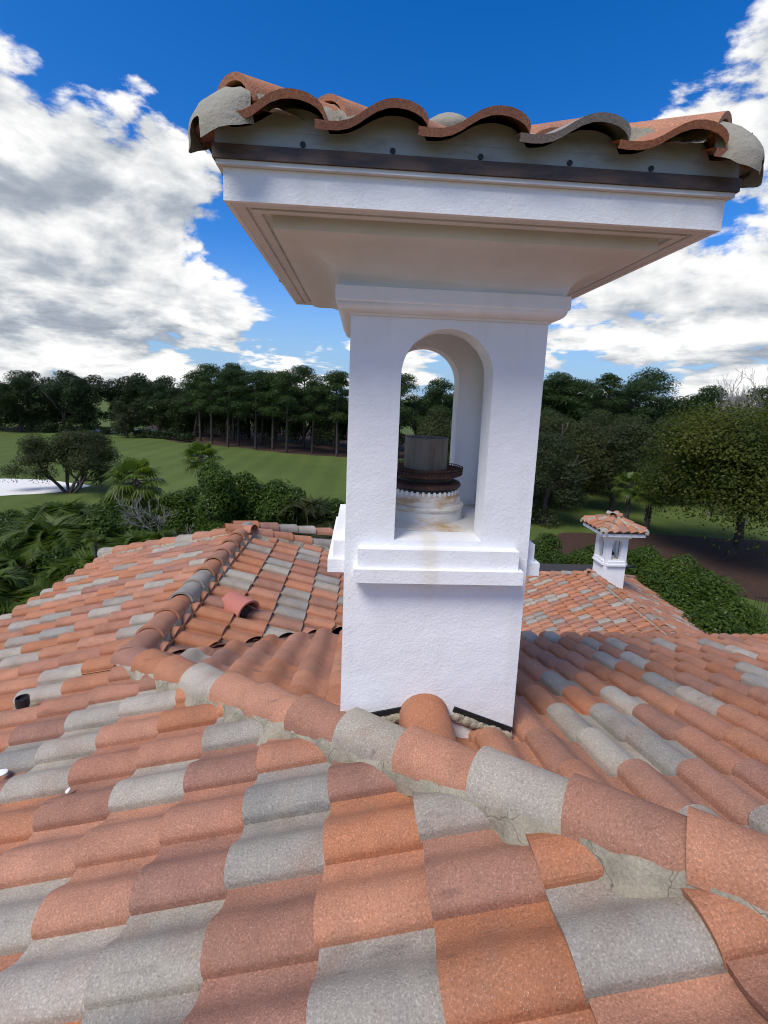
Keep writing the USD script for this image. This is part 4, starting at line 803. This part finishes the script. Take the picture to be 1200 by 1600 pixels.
lt = make_plant('broadleaf_tree', (-47.3, 95, GZ), 'small pale green round tree before the dark far trees', 'tree', *broad_tree(140, 7.4, 3.2, 5000, .32, .3), OAKLEAF)
FS_ = 'low dark shrubs at the foot of the far trees'; fsh = make_plant('shrub', (-44, 96, GZ), 'low dark shrub at the foot of the far trees', 'shrub', *shrub(150, 1.6, 1.7, 700, .35), DARKLEAF, FS_)
for x, y, s in [(-41, 95.5, 1), (-38.5, 94.5, 1.2), (-36, 92.5, .9), (-33.5, 91, 1), (-50, 99, 1.1), (-54, 100, .9), (-58, 100, 1.1), (-62, 100, 1.0), (-66, 99.5, 1.2), (-46.5, 97.5, .8)]: copy_of(fsh, (x, y, GZ), pr_.uniform(0, 6), s, 'low dark shrub at the foot of the far trees', FS_)
# --- the wood on the right
RG = 'dark trees of the wood right of the chimney'; RL = 'dark dense tree in the wood right of the chimney'
for x, y, s in [(24, 70, .98), (29, 71, 1.0), (34, 68, .96), (38, 70, .98), (42, 66, .95), (46, 68, .95), (50, 64, .95), (55, 62, .95), (60, 60, .95), (64, 56, .95), (27, 60, .72), (32, 58, .70), (37, 56, .74), (42, 54, .72), (47, 53, .75), (52, 50, .78), (57, 48, .8), (31, 80, 1.1), (44, 78, 1.08), (56, 72, 1.05), (20, 78, 1.05)]:
    copy_of(broads[pr_.randrange(4)], (x, y, GZ), pr_.uniform(0, 6.3), s*pr_.uniform(.95, 1.05), RL, RG)
PR = 'pines rising from the wood right of the chimney'; PRL = 'green pine crown in the wood right of the chimney'
for x, y, s in [(26.5, 67, .98), (28.2, 66, 1.02), (30, 67, .97), (33, 66, .95), (39, 64, .95), (49, 62, .95), (53, 58, .95), (57, 56, .97)]:
    copy_of(pines[pr_.randrange(4)], (x, y, GZ), pr_.uniform(0, 6.3), s*pr_.uniform(.96, 1.04), PRL, PR)
make_plant('pine_tree', (37, 68, GZ), 'small round pine crown standing above the wood', 'tree', *pine_tree(221, 15.1, 2.7, 3000, .34, .80), PINELEAF)
make_plant('pine_tree', (45.2, 70, GZ), 'umbrella-shaped pine rising highest above the right-hand wood', 'tree', *pine_tree(224, 16.0, 4.6, 3600, .36, .80), PINELEAF)
make_plant('olive_tree', (20.3, 43, GZ), 'loose olive-green tree beside the chimney shaft', 'tree', *broad_tree(160, 8.6, 4.2, 20000, .20, .1, 22), OLIVE)
make_plant('olive_tree', (24.6, 42, GZ), 'grey-green tree behind the pair of palms', 'tree', *broad_tree(161, 9.0, 3.8, 18000, .20, .25, 20), OAKLEAF)
make_plant('olive_tree', (15.6, 37, GZ), 'dark loose tree touching the right edge of the chimney', 'tree', *broad_tree(163, 7.6, 3.2, 18000, .18, .02, 20), OAKLEAF)
for k_, (x_, y_2, h_, lab_) in enumerate(((27.5, 50, 9.6, 'olive tree low in the wood above the pair of palms'), (33, 47, 9.4, 'olive tree left of the yellow-green oak crown'), (22, 52, 9.4, 'olive tree far back beside the chimney'), (18.2, 46, 8.8, 'dark olive tree above the thin strip of sand'))):
    make_plant('olive_tree', (x_, y_2, GZ), lab_, 'tree', *broad_tree(400+k_, h_, 4.4, 16000, .22, .05, 22), OLIVE if k_ % 2 else OAKLEAF)
make_plant('olive_tree', (10.4, 50, GZ), 'olive tree seen through the chimney arch', 'tree', *broad_tree(164, 9.4, 4.8, 18000, .22, .05, 22), OLIVE)
make_plant('yellow_oak', (24.9, 28.6, GZ), 'large yellow-green oak with a dark trunk on the mulch bed', 'tree', *broad_tree(170, 9.9, 6.2, 60000, .20, .40, 44, .8), AUTUMN)
make_plant('bare_tree', (33.5, 41, GZ), 'leafless grey tree behind the yellow-green oak', 'tree', bare_tree(180, 11.6, 6, 3, .14, .5, .3, .014), None, None, None, DEADWOOD)
make_plant('bare_tree', (35.0, 38.5, GZ), 'taller leafless grey tree at the right edge', 'tree', bare_tree(181, 12.0, 6, 3, .15, .5, .3, .014), None, None, None, DEADWOOD)
make_plant('sabal_palm', (22.4, 36, GZ), 'cabbage palm behind the small chimney with a thin dark trunk', 'palm', *sabal(190, 3.6, 1.6, 24, False), PALMLEAF)
make_plant('sabal_palm', (22.9, 34, GZ), 'cabbage palm behind the small chimney with old leaf bases on its trunk', 'palm', *sabal(191, 3.4, 1.5, 24), PALMLEAF)
# --- the fairway side
ro = np.random.default_rng(300); tr, tips = [], []
for k, (dx, dy) in enumerate(((-.75, .1), (-.25, .3), (.25, -.2), (.7, .2), (1.0, -.1))): branchy((dx*.4, dy*.4, -.1), (dx, dy, 1.0), 2.3, .17, 2, ro, tr, tips, .6, .15)
bl = [(t[0], t[1], t[2]+.2, *(s,)*2, s*.7) for t in tips for s in [ro.uniform(1.0, 1.55)]] + [(-5.0, 0, 1.7, 1.5, 1.3, .9), (-4.0, .5, 2.6, 1.4, 1.3, .9), (4.3, 0, 2.4, 1.2, 1.1, .8), (-2.6, 0, 3.6, 1.6, 1.5, 1.0), (0, 0, 4.6, 1.9, 1.7, 1.0), (2.2, 0, 4.0, 1.6, 1.5, 1.0)]
make_plant('spreading_oak', (-27.2, 43.5, GZ), 'dark low spreading oak beside the white bunker', 'tree', cat_(tr), blob_leaves(bl, 44000, .17, ro, .35, .75), OAKLEAF)
make_plant('sabal_palm', (-13.1, 27, GZ), 'left cabbage palm standing before the fairway', 'palm', *sabal(301, 4.55, 1.9, 28), PALMLEAF)
make_plant('sabal_palm', (-11.7, 34, GZ), 'cabbage palm partly behind the tall glossy bushes', 'palm', *sabal(302, 5.0, 1.75, 28), PALMLEAF)
make_plant('leafless_shrub', (-9.0, 22.6, GZ), 'pale leafless shrub between the palms and the bushes', 'shrub', bare_tree(303, 5.4, 5, 3, .055, .75, .12, .009), None, None, None, DEADWOOD)
for x, y, H, R, lab in ((-7.6, 24.2, 6.7, 1.7, 'tall glossy bush left of the three behind the ridge'), (-5.9, 25, 6.4, 1.6, 'tall glossy bush in the middle of the three behind the ridge'), (-4.1, 24.2, 6.5, 1.8, 'tall glossy bush right of the three behind the ridge')):
    make_plant('glossy_bush', (x, y, GZ), lab, 'bush', *shrub(int(310+x), H, R, 9000, .17, .5, 16), GLOSSY)
make_plant('feather_palm', (-1.9, 23.5, GZ), 'feathery palm clump at the left edge of the chimney', 'palm', *frond_palm(320, 7, 2.6, 9, (2.6, 4.2), .8), OLIVE)
make_plant('feather_palm', (-.6, 20.5, GZ), 'grey-green palm clump hidden partly by the chimney', 'palm', *frond_palm(321, 6, 2.3, 8, (2.2, 3.4), .7), OLIVE)
LS = 'leafy shrubs in the planting left of the roof'; LSL = 'mid green leafy shrub in the planting left of the roof'
sh0 = make_plant('leafy_shrub', (-15.5, 21.5, GZ), LSL, 'shrub', *shrub(330, 3.6, 1.9, 9000, .15), GLOSSY, LS)
for x, y, s in [(-19.5, 25, .85), (-17.5, 23, .85), (-12.9, 22.0, 1.12), (-10.8, 22.5, 1.1), (-9.6, 20.2, .95), (-12.2, 24.5, 1.12), (-7.5, 27.5, 1.3), (-14.8, 29, 1.0), (-7.3, 21, 1.05), (-5.4, 21, 1.0), (-3.4, 20.4, 1.0), (-14.5, 24, .95), (-11.8, 19, .95), (-21.5, 27, .8), (-13.8, 27.5, 1.1), (-11.5, 26.5, 1.15), (-15.5, 26, .9), (-10.0, 25.5, 1.05), (-8.8, 27, 1.25), (-2.4, 25, 1.25), (-.5, 24, 1.3), (1, 25, 1.3), (-18, 28, .85), (-2, 19.5, 1.0), (-7, 18.2, .9), (-17.8, 20.0, 1.0)]:
    copy_of(sh0, (x, y, GZ), pr_.uniform(0, 6.3), s, LSL, LS)
FP = 'arching feather palms in the planting left of the roof'; FPL = 'arching green feather palm in the planting left of the roof'
fp0 = make_plant('feather_palm', (-10.3, 15.2, GZ), FPL, 'palm', *frond_palm(340, 8, 2.4, 10, (1.4, 2.6), .6), PALMLEAF, FP)
fp1 = make_plant('feather_palm', (-11.0, 17.6, GZ), FPL, 'palm', *frond_palm(341, 8, 2.4, 10, (1.7, 2.9), .6), PALMLEAF, FP)
for k, (x, y, s) in enumerate([(-13.6, 18.4, 1.1), (-12.8, 15.2, 1.0), (-8.6, 17.6, 1.05), (-9.6, 19.4, 1.15), (-7.2, 19.4, 1.1), (-13.5, 21.0, 1.2), (-16.5, 17.5, 1.0), (-15.8, 23.5, 1.2), (-18.5, 22.0, 1.1), (-11.5, 13.0, .9)]):
    copy_of((fp0, fp1)[k % 2], (x, y, GZ), pr_.uniform(0, 6.3), s, FPL, FP)
r = np.random.default_rng(350); st = tube([(0, 0, -.1), (.05, 0, 2), (.02, .03, 4.75)], [.045, .035, .03], 6)
tr2, cr2 = frond_palm(351, 1, .62, 12, (4.6, 4.65), .01, .45, 1.3)
make_plant('young_palm', (-9.25, 16, GZ), 'young palm on a thin pale stem rising from the shrubs', 'palm', cat_([st, tr2]), cr2, PALMLEAF)
# --- hedge and shrubs on the right
HG = 'glossy hedge shrubs behind the right edge of the roof'; HL = 'bright green glossy hedge shrub behind the right edge of the roof'
h0 = make_plant('hedge_shrub', (12.9, 16, GZ), HL, 'shrub', *shrub(360, 3.7, 1.9, 11000, .13, .55, 14), GLOSSY, HG)
for x, y, s in [(14.6, 21.5, .95), (14.2, 19.5, 1.0), (13.2, 17.8, 1.02), (12.6, 14.2, 1.0), (12.4, 12.4, .98), (12.4, 10.6, .95), (15.2, 18.0, .95), (14.6, 15.6, .9), (14.6, 13.4, .85), (12.6, 8.8, .9)]: copy_of(h0, (x, y, GZ), pr_.uniform(0, 6.3), s, HL, HG)
SG = 'glossy shrubs beyond the far roof ridge'; SL = 'dark glossy shrub beyond the far roof ridge'
for x, y, s in [(7.2, 20.5, .95), (8.6, 19.6, .9), (9.9, 20, .92), (11.2, 21, .9), (12.2, 22.5, .8), (6.0, 21.5, 1.1), (10.2, 23, .85), (8.0, 22.5, 1.0)]: copy_of(sh0, (x, y, GZ), pr_.uniform(0, 6.3), s, SL, SG)
fc = thing('metal_fence', (21, 20, GZ), 'low black metal fence beside the lawn at the right edge', 'fence')
FM = BLACK
for z in (.15, 1.05): obj('rail', tube([(19.6, 20.2, GZ+z), (27, 19.0, GZ+z)], .02, 6), FM, fc)
for k in range(50):
    t_ = k/49; obj('picket', tube([(19.6+7.4*t_, 20.2-1.2*t_, GZ), (19.6+7.4*t_, 20.2-1.2*t_, GZ+1.15)], .011, 4), FM, fc)
